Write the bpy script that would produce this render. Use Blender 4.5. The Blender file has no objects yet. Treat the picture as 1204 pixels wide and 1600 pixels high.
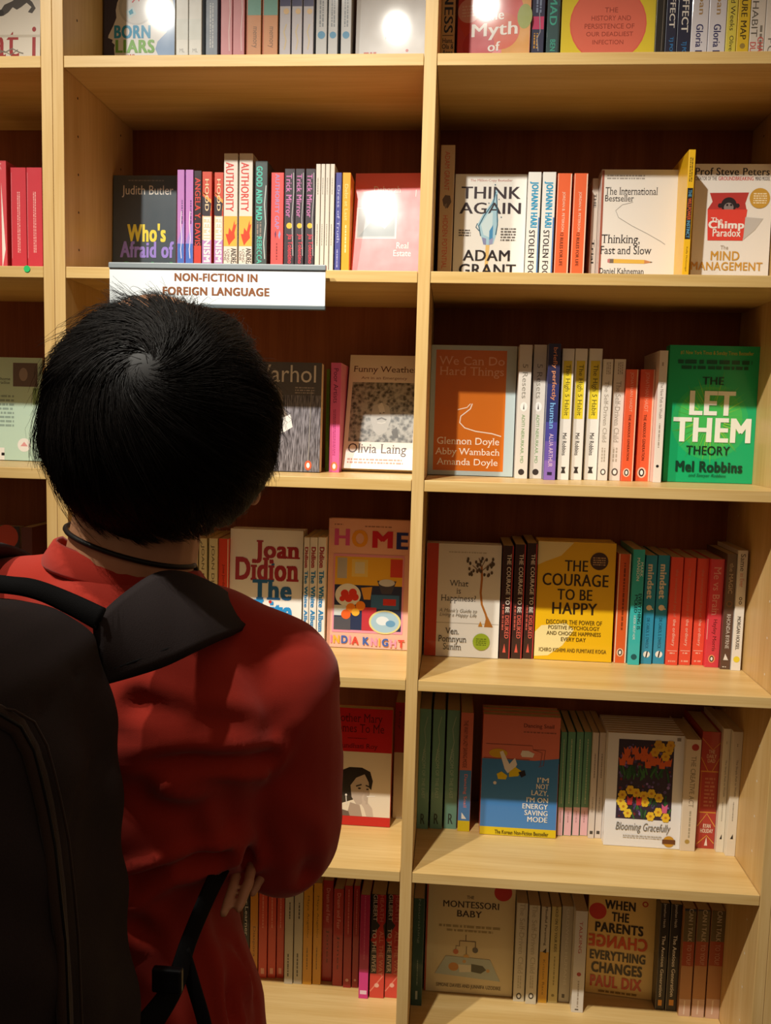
import bpy, math, random
import numpy as np
from mathutils import Vector, Matrix, noise as mnoise

# ------------------------------------------------------------------ scene, camera, light
scene = bpy.context.scene
C = bpy.context.collection
scene.view_settings.view_transform = 'Standard'
scene.view_settings.look = 'None'
scene.view_settings.gamma = 1.0
scene.view_settings.use_curve_mapping = False
scene.view_settings.exposure = 0.0

CAM = np.array([0.07134, -1.47038, 1.56])
YAW, PITCH, ROLL, FPX = -0.0777, -0.10053, 0.02642, 1364.25
_f = np.array([math.sin(YAW) * math.cos(PITCH), math.cos(YAW) * math.cos(PITCH), math.sin(PITCH)])
_r = np.array([math.cos(YAW), -math.sin(YAW), 0.0])
_u = np.cross(_r, _f)
CR = math.cos(ROLL) * _r + math.sin(ROLL) * _u
CU = -math.sin(ROLL) * _r + math.cos(ROLL) * _u
cam = bpy.data.cameras.new('camera')
cam.sensor_fit = 'VERTICAL'
cam.sensor_height = 24.0
cam.lens = FPX / 1600 * 24.0
cam.clip_start = 0.02
camo = bpy.data.objects.new('camera', cam)
C.objects.link(camo)
camo.matrix_world = Matrix(((CR[0], CU[0], -_f[0], CAM[0]), (CR[1], CU[1], -_f[1], CAM[1]),
                            (CR[2], CU[2], -_f[2], CAM[2]), (0, 0, 0, 1)))
scene.camera = camo

world = bpy.data.worlds.new('shop_ambience')
scene.world = world
world.use_nodes = True
wn = world.node_tree
wn.nodes.clear()
wo = wn.nodes.new('ShaderNodeOutputWorld')
wb = wn.nodes.new('ShaderNodeBackground')
wt = wn.nodes.new('ShaderNodeTexCoord')
ws = wn.nodes.new('ShaderNodeSeparateXYZ')
wr = wn.nodes.new('ShaderNodeValToRGB')
wm = wn.nodes.new('ShaderNodeMapRange')
wm.inputs[1].default_value = -1
wm.inputs[2].default_value = 1
wn.links.new(wt.outputs['Generated'], ws.inputs[0])
wn.links.new(ws.outputs['Z'], wm.inputs[0])
wn.links.new(wm.outputs[0], wr.inputs[0])
wr.color_ramp.elements[0].position = 0.30
wr.color_ramp.elements[0].color = (0.05, 0.026, 0.013, 1)
wr.color_ramp.elements[1].position = 0.72
wr.color_ramp.elements[1].color = (0.80, 0.56, 0.38, 1)
wb.inputs['Strength'].default_value = 0.28
wn.links.new(wr.outputs[0], wb.inputs[0])
wn.links.new(wb.outputs[0], wo.inputs[0])


def spot(name, loc, target, watts, angle, blend, radius, col):
    l = bpy.data.lights.new(name, 'SPOT')
    l.energy = watts
    l.spot_size = math.radians(angle)
    l.spot_blend = blend
    l.shadow_soft_size = radius
    l.color = col
    o = bpy.data.objects.new(name, l)
    C.objects.link(o)
    o.location = loc
    o.rotation_euler = (Vector(target) - Vector(loc)).to_track_quat('-Z', 'Y').to_euler()
    return o


spot('ceiling_downlight', (-0.36, -1.20, 3.00), (0.36, 0.10, 1.20), 162, 64, 1.0, 0.022, (1.0, 0.95, 0.84))
spot('ceiling_downlight', (-0.95, -1.20, 3.00), (-0.42, 0.10, 1.24), 155, 64, 1.0, 0.022, (1.0, 0.95, 0.84))

# ------------------------------------------------------------------ materials


def lin(h):
    h = h.lstrip('#')
    c = [int(h[i:i + 2], 16) / 255 for i in (0, 2, 4)]
    return tuple(x / 12.92 if x <= 0.04045 else ((x + 0.055) / 1.055) ** 2.4 for x in c) + (1.0,)


def base_mat(name):
    m = bpy.data.materials.new(name)
    m.use_nodes = True
    nt = m.node_tree
    return m, nt, nt.nodes['Principled BSDF']


_mats = {}


def ink(hexcol, rough=0.34, coat=0.0, metal=0.0):
    k = (hexcol, rough, coat, metal)
    if k in _mats:
        return _mats[k]
    if hexcol.startswith('photo:'):
        _mats[k] = m = printed_photo(hexcol[6:], rough, coat)
        return m
    m, nt, b = base_mat('printed_card_' + hexcol.strip('#'))
    n = nt.nodes.new('ShaderNodeTexNoise')
    n.inputs['Scale'].default_value = 35
    n.inputs['Detail'].default_value = 3
    tc = nt.nodes.new('ShaderNodeTexCoord')
    nt.links.new(tc.outputs['Object'], n.inputs['Vector'])
    mr = nt.nodes.new('ShaderNodeMapRange')
    mr.inputs[3].default_value = rough - 0.06
    mr.inputs[4].default_value = rough + 0.10
    nt.links.new(n.outputs['Fac'], mr.inputs[0])
    nt.links.new(mr.outputs[0], b.inputs['Roughness'])
    bp = nt.nodes.new('ShaderNodeBump')
    bp.inputs['Strength'].default_value = 0.06
    bp.inputs['Distance'].default_value = 0.002
    nt.links.new(n.outputs['Fac'], bp.inputs['Height'])
    nt.links.new(bp.outputs['Normal'], b.inputs['Normal'])
    b.inputs['Base Color'].default_value = lin(hexcol)
    b.inputs['Specular IOR Level'].default_value = 0.35
    b.inputs['Metallic'].default_value = metal
    b.inputs['Coat Weight'].default_value = coat
    b.inputs['Coat Roughness'].default_value = 0.06
    _mats[k] = m
    return m


def printed_photo(kind, rough, coat):
    """grey photographs printed on two covers: rubble, and long streaky fibres"""
    m, nt, b = base_mat('printed_photograph_' + kind)
    tc = nt.nodes.new('ShaderNodeTexCoord')
    mp = nt.nodes.new('ShaderNodeMapping')
    mp.inputs['Scale'].default_value = (1, 1, 1) if kind == 'rubble' else (9, 9, 0.8)
    nt.links.new(tc.outputs['Object'], mp.inputs[0])
    if kind == 'rubble':
        v = nt.nodes.new('ShaderNodeTexVoronoi')
        v.inputs['Scale'].default_value = 130
        n = nt.nodes.new('ShaderNodeTexNoise')
        n.inputs['Scale'].default_value = 75
        n.inputs['Detail'].default_value = 8
        n.inputs['Roughness'].default_value = 0.7
        nt.links.new(mp.outputs[0], n.inputs['Vector'])
        mx = nt.nodes.new('ShaderNodeMath')
        mx.operation = 'MULTIPLY_ADD'
        mx.inputs[1].default_value = 0.35
        nt.links.new(v.outputs['Distance'], mx.inputs[0])
        nt.links.new(n.outputs['Fac'], mx.inputs[2])
        nt.links.new(mp.outputs[0], v.inputs['Vector'])
        src, lo, hi, c0, c1 = mx.outputs[0], 0.42, 0.90, '#4a4944', '#aeaea8'
    else:
        v = nt.nodes.new('ShaderNodeTexNoise')
        v.inputs['Scale'].default_value = 60
        v.inputs['Detail'].default_value = 5
        nt.links.new(mp.outputs[0], v.inputs['Vector'])
        src, lo, hi, c0, c1 = v.outputs['Fac'], 0.30, 0.72, '#464144', '#8d888e'
    r = nt.nodes.new('ShaderNodeValToRGB')
    r.color_ramp.elements[0].position = 0.25
    r.color_ramp.elements[1].position = 0.75
    r.color_ramp.elements[0].color = lin(c0)
    r.color_ramp.elements[1].color = lin(c1)
    mr = nt.nodes.new('ShaderNodeMapRange')
    mr.inputs[1].default_value = lo
    mr.inputs[2].default_value = hi
    nt.links.new(src, mr.inputs[0])
    nt.links.new(mr.outputs[0], r.inputs[0])
    nt.links.new(r.outputs[0], b.inputs['Base Color'])
    b.inputs['Roughness'].default_value = rough
    b.inputs['Specular IOR Level'].default_value = 0.35
    b.inputs['Coat Weight'].default_value = coat
    b.inputs['Coat Roughness'].default_value = 0.06
    return m


def wood(name, c1, c2, axis, rough=0.38):
    m, nt, b = base_mat(name)
    tc = nt.nodes.new('ShaderNodeTexCoord')
    mp = nt.nodes.new('ShaderNodeMapping')
    sc = [26, 26, 26]
    sc[axis] = 1.6
    mp.inputs['Scale'].default_value = sc
    nt.links.new(tc.outputs['Object'], mp.inputs[0])
    n = nt.nodes.new('ShaderNodeTexNoise')
    n.inputs['Scale'].default_value = 1.0
    n.inputs['Detail'].default_value = 5
    n.inputs['Roughness'].default_value = 0.55
    nt.links.new(mp.outputs[0], n.inputs['Vector'])
    mp2 = nt.nodes.new('ShaderNodeMapping')
    sc2 = [240, 240, 240]
    sc2[axis] = 9
    mp2.inputs['Scale'].default_value = sc2
    nt.links.new(tc.outputs['Object'], mp2.inputs[0])
    n2 = nt.nodes.new('ShaderNodeTexNoise')
    n2.inputs['Detail'].default_value = 3
    n2.inputs['Scale'].default_value = 1.0
    nt.links.new(mp2.outputs[0], n2.inputs['Vector'])
    ad = nt.nodes.new('ShaderNodeMath')
    ad.operation = 'MULTIPLY_ADD'
    ad.inputs[1].default_value = 0.45
    nt.links.new(n2.outputs['Fac'], ad.inputs[0])
    nt.links.new(n.outputs['Fac'], ad.inputs[2])
    r = nt.nodes.new('ShaderNodeValToRGB')
    r.color_ramp.elements[0].position = 0.50
    r.color_ramp.elements[0].color = lin(c1)
    r.color_ramp.elements[1].position = 0.92
    r.color_ramp.elements[1].color = lin(c2)
    nt.links.new(ad.outputs[0], r.inputs[0])
    nt.links.new(r.outputs[0], b.inputs['Base Color'])
    b.inputs['Roughness'].default_value = rough
    b.inputs['Specular IOR Level'].default_value = 0.35
    bp = nt.nodes.new('ShaderNodeBump')
    bp.inputs['Strength'].default_value = 0.05
    bp.inputs['Distance'].default_value = 0.001
    nt.links.new(n2.outputs['Fac'], bp.inputs['Height'])
    nt.links.new(bp.outputs['Normal'], b.inputs['Normal'])
    return m


W_SHELF = wood('beech_laminate_shelf', '#caa35f', '#dfbe80', 0)
W_PANEL = wood('beech_laminate_panel', '#caa261', '#dfbd81', 2)
W_BACK = wood('beech_laminate_back_shaded', '#85492c', '#a0603c', 2, 0.5)  # same laminate, with the shade inside the shelves put into its colour


def pages_mat():
    m, nt, b = base_mat('paper_page_edges')
    tc = nt.nodes.new('ShaderNodeTexCoord')
    w = nt.nodes.new('ShaderNodeTexNoise')
    w.inputs['Scale'].default_value = 900
    nt.links.new(tc.outputs['Object'], w.inputs['Vector'])
    r = nt.nodes.new('ShaderNodeValToRGB')
    r.color_ramp.elements[0].color = lin('#b9a27e')
    r.color_ramp.elements[1].color = lin('#e8dcc4')
    nt.links.new(w.outputs['Fac'], r.inputs[0])
    nt.links.new(r.outputs[0], b.inputs['Base Color'])
    b.inputs['Roughness'].default_value = 0.8
    return m


PAGES = pages_mat()

# ------------------------------------------------------------------ mesh helpers


class MB:
    """collects polygons with materials, builds one mesh object"""

    def __init__(self):
        self.v, self.f, self.mi, self.mats = [], [], [], []

    def slot(self, m):
        if m not in self.mats:
            self.mats.append(m)
        return self.mats.index(m)

    def poly(self, pts, m):
        n = len(self.v)
        self.v += [tuple(p) for p in pts]
        self.f.append(list(range(n, n + len(pts))))
        self.mi.append(self.slot(m))

    def add(self, verts, faces, m):
        n = len(self.v)
        self.v += [tuple(p) for p in verts]
        s = self.slot(m)
        for f in faces:
            self.f.append([i + n for i in f])
            self.mi.append(s)

    def box(self, a, b, m):
        x0, y0, z0 = a
        x1, y1, z1 = b
        v = [(x0, y0, z0), (x1, y0, z0), (x1, y1, z0), (x0, y1, z0), (x0, y0, z1), (x1, y0, z1), (x1, y1, z1), (x0, y1, z1)]
        self.add(v, [(3, 2, 1, 0), (4, 5, 6, 7), (0, 1, 5, 4), (1, 2, 6, 5), (2, 3, 7, 6), (3, 0, 4, 7)], m)

    def tube(self, pts, radii, m, n=10):
        """round tube through pts"""
        P = [Vector(p) for p in pts]
        if not hasattr(radii, '__len__'):
            radii = [radii] * len(P)
        rings, vs, fs = [], [], []
        t0 = (P[1] - P[0]).normalized()
        a = t0.orthogonal().normalized()
        for i, p in enumerate(P):
            t = (P[min(i + 1, len(P) - 1)] - P[max(i - 1, 0)]).normalized()
            a = (a - t * a.dot(t)).normalized()
            b = t.cross(a)
            for k in range(n):
                g = 2 * math.pi * k / n
                vs.append(p + (a * math.cos(g) + b * math.sin(g)) * radii[i])
        for i in range(len(P) - 1):
            for k in range(n):
                k2 = (k + 1) % n
                fs.append((i * n + k, i * n + k2, (i + 1) * n + k2, (i + 1) * n + k))
        fs.append(tuple(range(n))[::-1])
        fs.append(tuple((len(P) - 1) * n + k for k in range(n)))
        self.add(vs, fs, m)

    def limb(self, pts, radii, m, n=10):
        """tube with rounded ends"""
        self.tube(pts, radii, m, n)
        rr = radii if hasattr(radii, '__len__') else [radii] * len(pts)
        self.ico(pts[0], rr[0], m, max(n, 10), max(n // 2, 6))
        self.ico(pts[-1], rr[-1], m, max(n, 10), max(n // 2, 6))

    def ribbon(self, A, B, th, m):
        """slab between two edge polylines A and B with thickness th"""
        n = len(A)
        A = [Vector(p) for p in A]
        B = [Vector(p) for p in B]
        vs, fs = [], []
        for i in range(n):
            t = (A[min(i + 1, n - 1)] + B[min(i + 1, n - 1)] - A[max(i - 1, 0)] - B[max(i - 1, 0)])
            nn = t.cross(B[i] - A[i]).normalized() * (th / 2)
            w = (B[i] - A[i]) * 0.10
            vs += [A[i], A[i] + w + nn, (A[i] + B[i]) / 2 + nn * 1.15, B[i] - w + nn, B[i], B[i] - w - nn, (A[i] + B[i]) / 2 - nn, A[i] + w - nn]
        for i in range(n - 1):
            for k in range(8):
                k2 = (k + 1) % 8
                fs.append((i * 8 + k, i * 8 + k2, i * 8 + 8 + k2, i * 8 + 8 + k))
        fs.append(tuple(range(8))[::-1])
        fs.append(tuple((n - 1) * 8 + k for k in range(8)))
        self.add(vs, fs, m)

    def ico(self, c, r, m, seg=16, rings=10):
        rx, ry, rz = r if hasattr(r, '__len__') else (r, r, r)
        vs, fs = [], []
        for i in range(rings + 1):
            th = math.pi * i / rings
            for k in range(seg):
                ph = 2 * math.pi * k / seg
                vs.append((c[0] + rx * math.sin(th) * math.cos(ph), c[1] + ry * math.sin(th) * math.sin(ph), c[2] + rz * math.cos(th)))
        for i in range(rings):
            for k in range(seg):
                k2 = (k + 1) % seg
                fs.append((i * seg + k, (i + 1) * seg + k, (i + 1) * seg + k2, i * seg + k2))
        self.add(vs, fs, m)

    def build(self, name, parent=None, smooth=False, loc=None):
        me = bpy.data.meshes.new(name)
        me.from_pydata(self.v, [], self.f)
        for m in self.mats:
            me.materials.append(m)
        me.polygons.foreach_set('material_index', self.mi)
        if smooth:
            me.polygons.foreach_set('use_smooth', [True] * len(self.f))
        me.update()
        o = bpy.data.objects.new(name, me)
        C.objects.link(o)
        if parent:
            o.parent = parent
        if loc:
            o.location = loc
        return o


def tag(o, label, cat, group=None):
    o['label'] = label
    o['category'] = cat
    if group:
        o['group'] = group
    return o


def thing(name, loc, label, cat, group=None, rot=(0, 0, 0)):
    o = bpy.data.objects.new(name, None)
    o.empty_display_size = 0.05
    C.objects.link(o)
    o.location = loc
    o.rotation_euler = rot
    return tag(o, label, cat, group)


def bevel(o, w=0.0012, seg=2):
    b = o.modifiers.new('soft_edges', 'BEVEL')
    b.width = w
    b.segments = seg
    b.limit_method = 'ANGLE'
    return o


# measured points of the photograph turned into points of the place
def ray(px, py):
    return _f + CR * ((px - 602) / FPX) + CU * ((800 - py) / FPX)


def on_y(px, py, y):
    d = ray(px, py)
    return CAM + d * ((y - CAM[1]) / d[1])


def on_z(px, py, z):
    d = ray(px, py)
    return CAM + d * ((z - CAM[2]) / d[2])


# ------------------------------------------------------------------ the room and the bookcases
TH, DEP = 0.019, 0.3196
BAY, PL, PM = 0.60, 0.0189, 0.0205
SH = {-1: 2.845, 0: 2.500, 1: 2.155, 2: 1.812, 3: 1.467, 4: 1.121, 5: 0.773, 6: 0.429, 7: 0.084}
TOP = 2.519


def struct(o, name=None):
    o['kind'] = 'structure'
    return o


def floor_mat():
    m, nt, b = base_mat('dark_stone_floor')
    tc = nt.nodes.new('ShaderNodeTexCoord')
    n = nt.nodes.new('ShaderNodeTexNoise')
    n.inputs['Scale'].default_value = 6
    n.inputs['Detail'].default_value = 6
    nt.links.new(tc.outputs['Object'], n.inputs['Vector'])
    r = nt.nodes.new('ShaderNodeValToRGB')
    r.color_ramp.elements[0].color = lin('#3a2c22')
    r.color_ramp.elements[1].color = lin('#6b5644')
    nt.links.new(n.outputs['Fac'], r.inputs[0])
    nt.links.new(r.outputs[0], b.inputs['Base Color'])
    b.inputs['Roughness'].default_value = 0.45
    return m


mb = MB()
mb.box((-2.6, -3.0, -0.08), (2.6, 0.40, 0.0), floor_mat())
struct(mb.build('floor'))
mb = MB()
mb.box((-2.6, 0.34, 0.0), (2.6, 0.40, 3.1), ink('#cbb596', 0.7))
struct(mb.build('wall_back'))

HOLE = ink('#2a160c', 0.8)
SCREW = ink('#efe6d6', 0.3)


def bookcase(x_out0, x_out1, uprights, label):
    """uprights: list of (x0, x1) of vertical boards; shelves fill between neighbouring boards"""
    root = thing('bookcase', ((x_out0 + x_out1) / 2, 0, 0), label, 'bookcase')
    ox = (x_out0 + x_out1) / 2
    for i, (a, b) in enumerate(uprights):
        m = MB()
        m.box((a - ox, 0, 0), (b - ox, DEP, TOP), W_PANEL)
        for z in np.arange(0.25, 2.45, 0.064):
            for yy in (0.055, 0.25):
                for xs, sg in ((b - ox + 0.0002, 1), (a - ox - 0.0002, -1)):
                    near = min(abs(z - SH[k] + TH) for k in range(0, 7))
                    mm = SCREW if (sg < 0 and 0.35 < z < 1.45) else HOLE
                    if near < 0.02:
                        continue
                    pts = [(xs, yy + 0.0023 * math.cos(t), z + 0.0023 * math.sin(t)) for t in np.linspace(0, 2 * math.pi, 8, endpoint=False)]
                    m.poly(pts if sg > 0 else pts[::-1], mm)
        end = i in (0, len(uprights) - 1)
        bevel(m.build('side_panel' if end else 'divider_panel', root), 0.0008)
    for (a, b), (c, d) in zip(uprights[:-1], uprights[1:]):
        for k in range(0, 8):
            m = MB()
            m.box((b - ox + 0.0007, 0.0008, SH[k] - TH), (c - ox - 0.0007, DEP - 0.006, SH[k]), W_SHELF)
            bevel(m.build('shelf', root), 0.0009)
        m = MB()
        m.box((b - ox, 0.03, 0), (c - ox, 0.045, SH[7] - TH), W_PANEL)
        m.build('plinth', root)
    m = MB()
    m.box((uprights[0][1] - ox - 0.004, DEP - 0.0055, 0.07), (uprights[-1][0] - ox + 0.004, DEP + 0.002, TOP - 0.002), W_BACK)
    m.build('back_panel', root)
    return root


XL = -BAY                      # inner left edge of the middle unit
XR0, XR1 = PM, PM + 0.5976     # right bay
bookcase(XL - PL, XR1 + PL, [(XL - PL, XL), (0.0, PM), (XR1, XR1 + PL)], 'middle beech bookcase of two bays filled with books behind the person')
bookcase(XL - 3 * PL - BAY - 0.0006, XL - PL - 0.0006, [(XL - 3 * PL - BAY - 0.0006, XL - 2 * PL - BAY - 0.0006), (XL - 2 * PL - 0.0006, XL - PL - 0.0006)],
         'left beech bookcase with red books, only its right end in view')
bookcase(XR1 + PL + 0.0006, XR1 + 3 * PL + BAY + 0.0006, [(XR1 + PL + 0.0006, XR1 + 2 * PL + 0.0006), (XR1 + 2 * PL + BAY + 0.0006, XR1 + 3 * PL + BAY + 0.0006)],
         'right beech bookcase, only a sliver of its upright in view at lower right')

# ------------------------------------------------------------------ lettering
_glyph = {}


def glyphs(text, flags):
    bold = 'b' in flags
    heavy = 'h' in flags
    serif = 's' in flags
    key = (text, bold, heavy, serif, 'i' in flags)
    if key in _glyph:
        return _glyph[key]
    cu = bpy.data.curves.new('lettering', 'FONT')
    cu.body = text
    cu.resolution_u = 3
    cu.align_x = 'CENTER'
    cu.space_line = 0.85
    if 'i' in flags:
        cu.shear = 0.28
    if heavy or bold:
        cu.space_character = 1.10 if heavy else 1.05
    ob = bpy.data.objects.new('lettering', cu)
    C.objects.link(ob)
    dg = bpy.context.evaluated_depsgraph_get()
    me = bpy.data.meshes.new_from_object(ob.evaluated_get(dg))
    v = [(q.co.x, q.co.y) for q in me.vertices]
    f = [list(p.vertices) for p in me.polygons]
    nserif = len(v)
    if serif:
        cnt = {}
        for p in me.polygons:
            for e in p.edge_keys:
                cnt[e] = cnt.get(e, 0) + 1
        lows = [v[i][1] for i in range(len(v))]
        done = set()
        for (a, b), n in cnt.items():
            if n != 1:
                continue
            (xa, ya), (xb, yb) = v[a], v[b]
            L = abs(xa - xb)
            if abs(ya - yb) < 0.004 and 0.03 < L < 0.17:
                yy = (ya + yb) / 2
                up = any(abs(yy - t) < 0.03 for t in (0.0, -0.85, -1.7)) or yy < -0.15 and abs((yy % 0.85)) < 0.03
                x0, x1 = min(xa, xb) - 0.055, max(xa, xb) + 0.055
                y0, y1 = (yy, yy + 0.035) if up else (yy - 0.035, yy)
                k = len(v)
                v += [(x0, y0), (x1, y0), (x1, y1), (x0, y1)]
                f.append([k, k + 1, k + 2, k + 3])
    bpy.data.objects.remove(ob)
    bpy.data.curves.remove(cu)
    bpy.data.meshes.remove(me)
    A = np.array(v) if v else np.zeros((1, 2))
    lay = [0.0 if i < nserif else 0.5 for i in range(len(A))]
    if heavy or bold:              # thicker strokes: shifted copies of the same outline
        e = 0.045 if heavy else 0.022
        sh = [(-e, 0), (e, 0), (0, 0)]
        if heavy:
            sh += [(-e, 0.018), (e, 0.018), (-e, -0.018), (e, -0.018)]
        n0 = len(A)
        f = [[i + k * n0 for i in q] for k in range(len(sh)) for q in f]
        lay = [k + lay[i] for k in range(len(sh)) for i in range(n0)]
        A = np.concatenate([A + np.array(d) for d in sh])
    lo, hi = A.min(0), A.max(0)
    A = (A - lo) / np.maximum(hi - lo, 1e-6)
    _glyph[key] = (A, f, np.array(lay))
    return _glyph[key]


rng = random.Random(7)


def narrower(items, f):
    """the same print on a cover that is 1/f wider to the right"""
    out = []
    for it in items:
        it = list(it)
        for i in {'R': (1, 3), 'M': (1, 3), 'T': (2, 4), 'D': (1, 3)}.get(it[0], ()):
            it[i] *= f
        if it[0] in 'PL':
            it[1] = [(u * f, v) for u, v in it[1]]
        out.append(tuple(it))
    return out


def prints(m, items, w, h, rx=0.0, vconv=None, yf=0.0, glossy=0.34, coat=0.0):
    """lay printed shapes on a face of width w, height h at y = yf (facing -y)"""
    lay = [0]
    dy = min(0.00003, 0.0012 / max(len(items), 1))

    def P(u, v):
        if (v > 1.3 or v < 0) and vconv:      # measured height in the photograph
            v = min(max(vconv(v), 0.0), 1.0)
        return (u - 0.5) * w, v * h

    def put(pts, col):
        m.poly([(x, yf - 0.00008 - dy * lay[0], z) for x, z in pts], ink(col, glossy, coat))

    for it in items:
        k = it[0]
        lay[0] += 1
        if k == 'R':
            x0, z0 = P(it[1], it[2])
            x1, z1 = P(it[3], it[4])
            z0, z1 = min(z0, z1), max(z0, z1)
            x0, x1 = max(x0, -w / 2 + rx), min(x1, w / 2 - rx)
            put([(x0, z0), (x1, z0), (x1, z1), (x0, z1)], it[5])
        elif k == 'D':
            x, z = P(it[1], it[2])
            r = it[3] * w
            ry = (it[5] if len(it) > 5 else 1.0) * r
            put([(x + r * math.cos(t), z + ry * math.sin(t)) for t in np.linspace(0, 2 * math.pi, 28, endpoint=False)], it[4])
        elif k == 'P':
            put([P(*q) for q in it[1]], it[2])
        elif k == 'L':
            pts = [Vector(P(*q)) for q in it[1]]
            hw = it[2] * w / 2
            up, dn = [], []
            for i, p in enumerate(pts):
                t = (pts[min(i + 1, len(pts) - 1)] - pts[max(i - 1, 0)]).normalized()
                nn = Vector((-t.y, t.x)) * hw
                up.append(p + nn)
                dn.append(p - nn)
            for i in range(len(pts) - 1):
                put([tuple(dn[i]), tuple(dn[i + 1]), tuple(up[i + 1]), tuple(up[i])], it[3])
        elif k == 'T':
            fl = it[7] if len(it) > 7 else ''
            A, F, LY = glyphs(it[1], fl)
            x0, z0 = P(it[2], it[3])
            x1, z1 = P(it[4], it[5])
            z0, z1 = min(z0, z1), max(z0, z1)
            if 'v' in fl:      # reads downwards
                X = x0 + A[:, 1] * (x1 - x0)
                Z = z1 - A[:, 0] * (z1 - z0)
            else:
                X = x0 + A[:, 0] * (x1 - x0)
                Z = z0 + A[:, 1] * (z1 - z0)
            lay[0] += int(LY.max() * 0.7)
            if 'm' in fl:
                X = x0 + x1 - X
            yy = yf - 0.00008 - dy * lay[0]
            m.add([(a, yy - 0.6 * dy * l, b) for a, b, l in zip(X, Z, LY)], F, ink(it[6], glossy, coat))
        elif k == 'M':         # lines too small to read
            fl = it[7] if len(it) > 7 else ''
            x0, z0 = P(it[1], it[2])
            x1, z1 = P(it[3], it[4])
            z0, z1 = min(z0, z1), max(z0, z1)
            n = it[5]
            for i in range(n):
                if 'v' in fl:
                    c0, c1, s0, s1 = z0, z1, x0 + (x1 - x0) * (i + 0.2) / n, x0 + (x1 - x0) * (i + 0.75) / n
                else:
                    c0, c1, s0, s1 = x0, x1, z0 + (z1 - z0) * (i + 0.2) / n, z0 + (z1 - z0) * (i + 0.7) / n
                q = c0
                unit = abs(s1 - s0)
                while q < c1:
                    l = unit * rng.uniform(0.7, 3.2)
                    e = min(q + l, c1)
                    if 'v' in fl:
                        put([(s0, q), (s1, q), (s1, e), (s0, e)], it[6])
                    else:
                        put([(q, s0), (e, s0), (e, s1), (q, s1)], it[6])
                    q = e + unit * rng.uniform(0.35, 0.8)


def u_cover(m, w, h, d, face, c, col, coat, side=None):
    """folded cover: spine towards -y (spine out) or front board towards -y (face out)"""
    r = min(0.0009, w * 0.12, d * 0.12)
    if face:
        path = [(w / 2, 0), (-w / 2, 0), (-w / 2, d), (w / 2, d)]
    else:
        path = [(-w / 2, d), (-w / 2, 0), (w / 2, 0), (w / 2, d)]
    out, inn = [], []
    n = len(path)
    cen = Vector((0, d / 2))
    for i, p in enumerate(path):
        p = Vector(p)
        if i in (0, n - 1):
            q = Vector(path[1] if i == 0 else path[n - 2])
            t = (q - p).normalized()
            nn = Vector((-t.y, t.x))
            if (cen - p).dot(nn) < 0:
                nn = -nn
            out.append(p)
            inn.append(p + nn * c)
        else:
            a = (Vector(path[i - 1]) - p).normalized()
            b = (Vector(path[i + 1]) - p).normalized()
            for f in (0, 0.5, 1):
                if f == 0.5:
                    out.append(p + (a + b) * r * 0.29)
                else:
                    out.append(p + (a if f == 0 else b) * r)
                inn.append(p + (a + b) * c)
    k = len(out)
    vs = [(p.x, p.y, z) for z in (0, h) for p in out] + [(p.x, p.y, z) for z in (0, h) for p in inn]
    fs = []
    for i in range(k - 1):
        fs.append((i, i + 1, k + i + 1, k + i))
        fs.append((2 * k + i + 1, 2 * k + i, 3 * k + i, 3 * k + i + 1))
        fs.append((k + i, k + i + 1, 3 * k + i + 1, 3 * k + i))
        fs.append((i + 1, i, 2 * k + i, 2 * k + i + 1))
    fs.append((0, k, 3 * k, 2 * k))
    fs.append((k - 1, 2 * k - 1, 4 * k - 1, 3 * k - 1)[::-1])
    m.add(vs, fs, ink(col, 0.34, coat))
    return r


def make_book(x0, x1, y, z, h, d, face, col, items, label, group, lean=0.0, twist=0.0, tilt=0.0, hard=False, vconv=None, coat=0.35, spine=None, gloss=0.34):
    w = x1 - x0
    root = thing('book', ((x0 + x1) / 2, y, z + 0.0003 + (d * math.sin(math.radians(lean)) if face else 0.0)), label, 'book', group, (-math.radians(lean), math.radians(tilt), math.radians(twist)))
    m = MB()
    c = 0.0022 if hard else 0.0008
    c = min(c, d * 0.15, w * 0.15)
    r = u_cover(m, w, h, d, face, c, col, coat)
    if spine:                      # differently coloured spine seen at the left of a face-out copy
        m.poly([(-w / 2 - 0.0001, d - r, 0), (-w / 2 - 0.0001, r, 0), (-w / 2 - 0.0001, r, h), (-w / 2 - 0.0001, d - r, h)], ink(spine))
    prints(m, items, w, h, r * 0.6, vconv, 0.0, gloss, coat)
    m.build('cover', root)
    p = MB()
    ins = 0.003 if hard else 0.0006
    if face:
        p.box((-w / 2 + c, c, ins), (w / 2 - ins, d - c, h - ins), PAGES)
    else:
        p.box((-w / 2 + c, c, ins), (w / 2 - c, d - ins, h - ins), PAGES)
    p.build('page_block', root)
    return root


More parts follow.
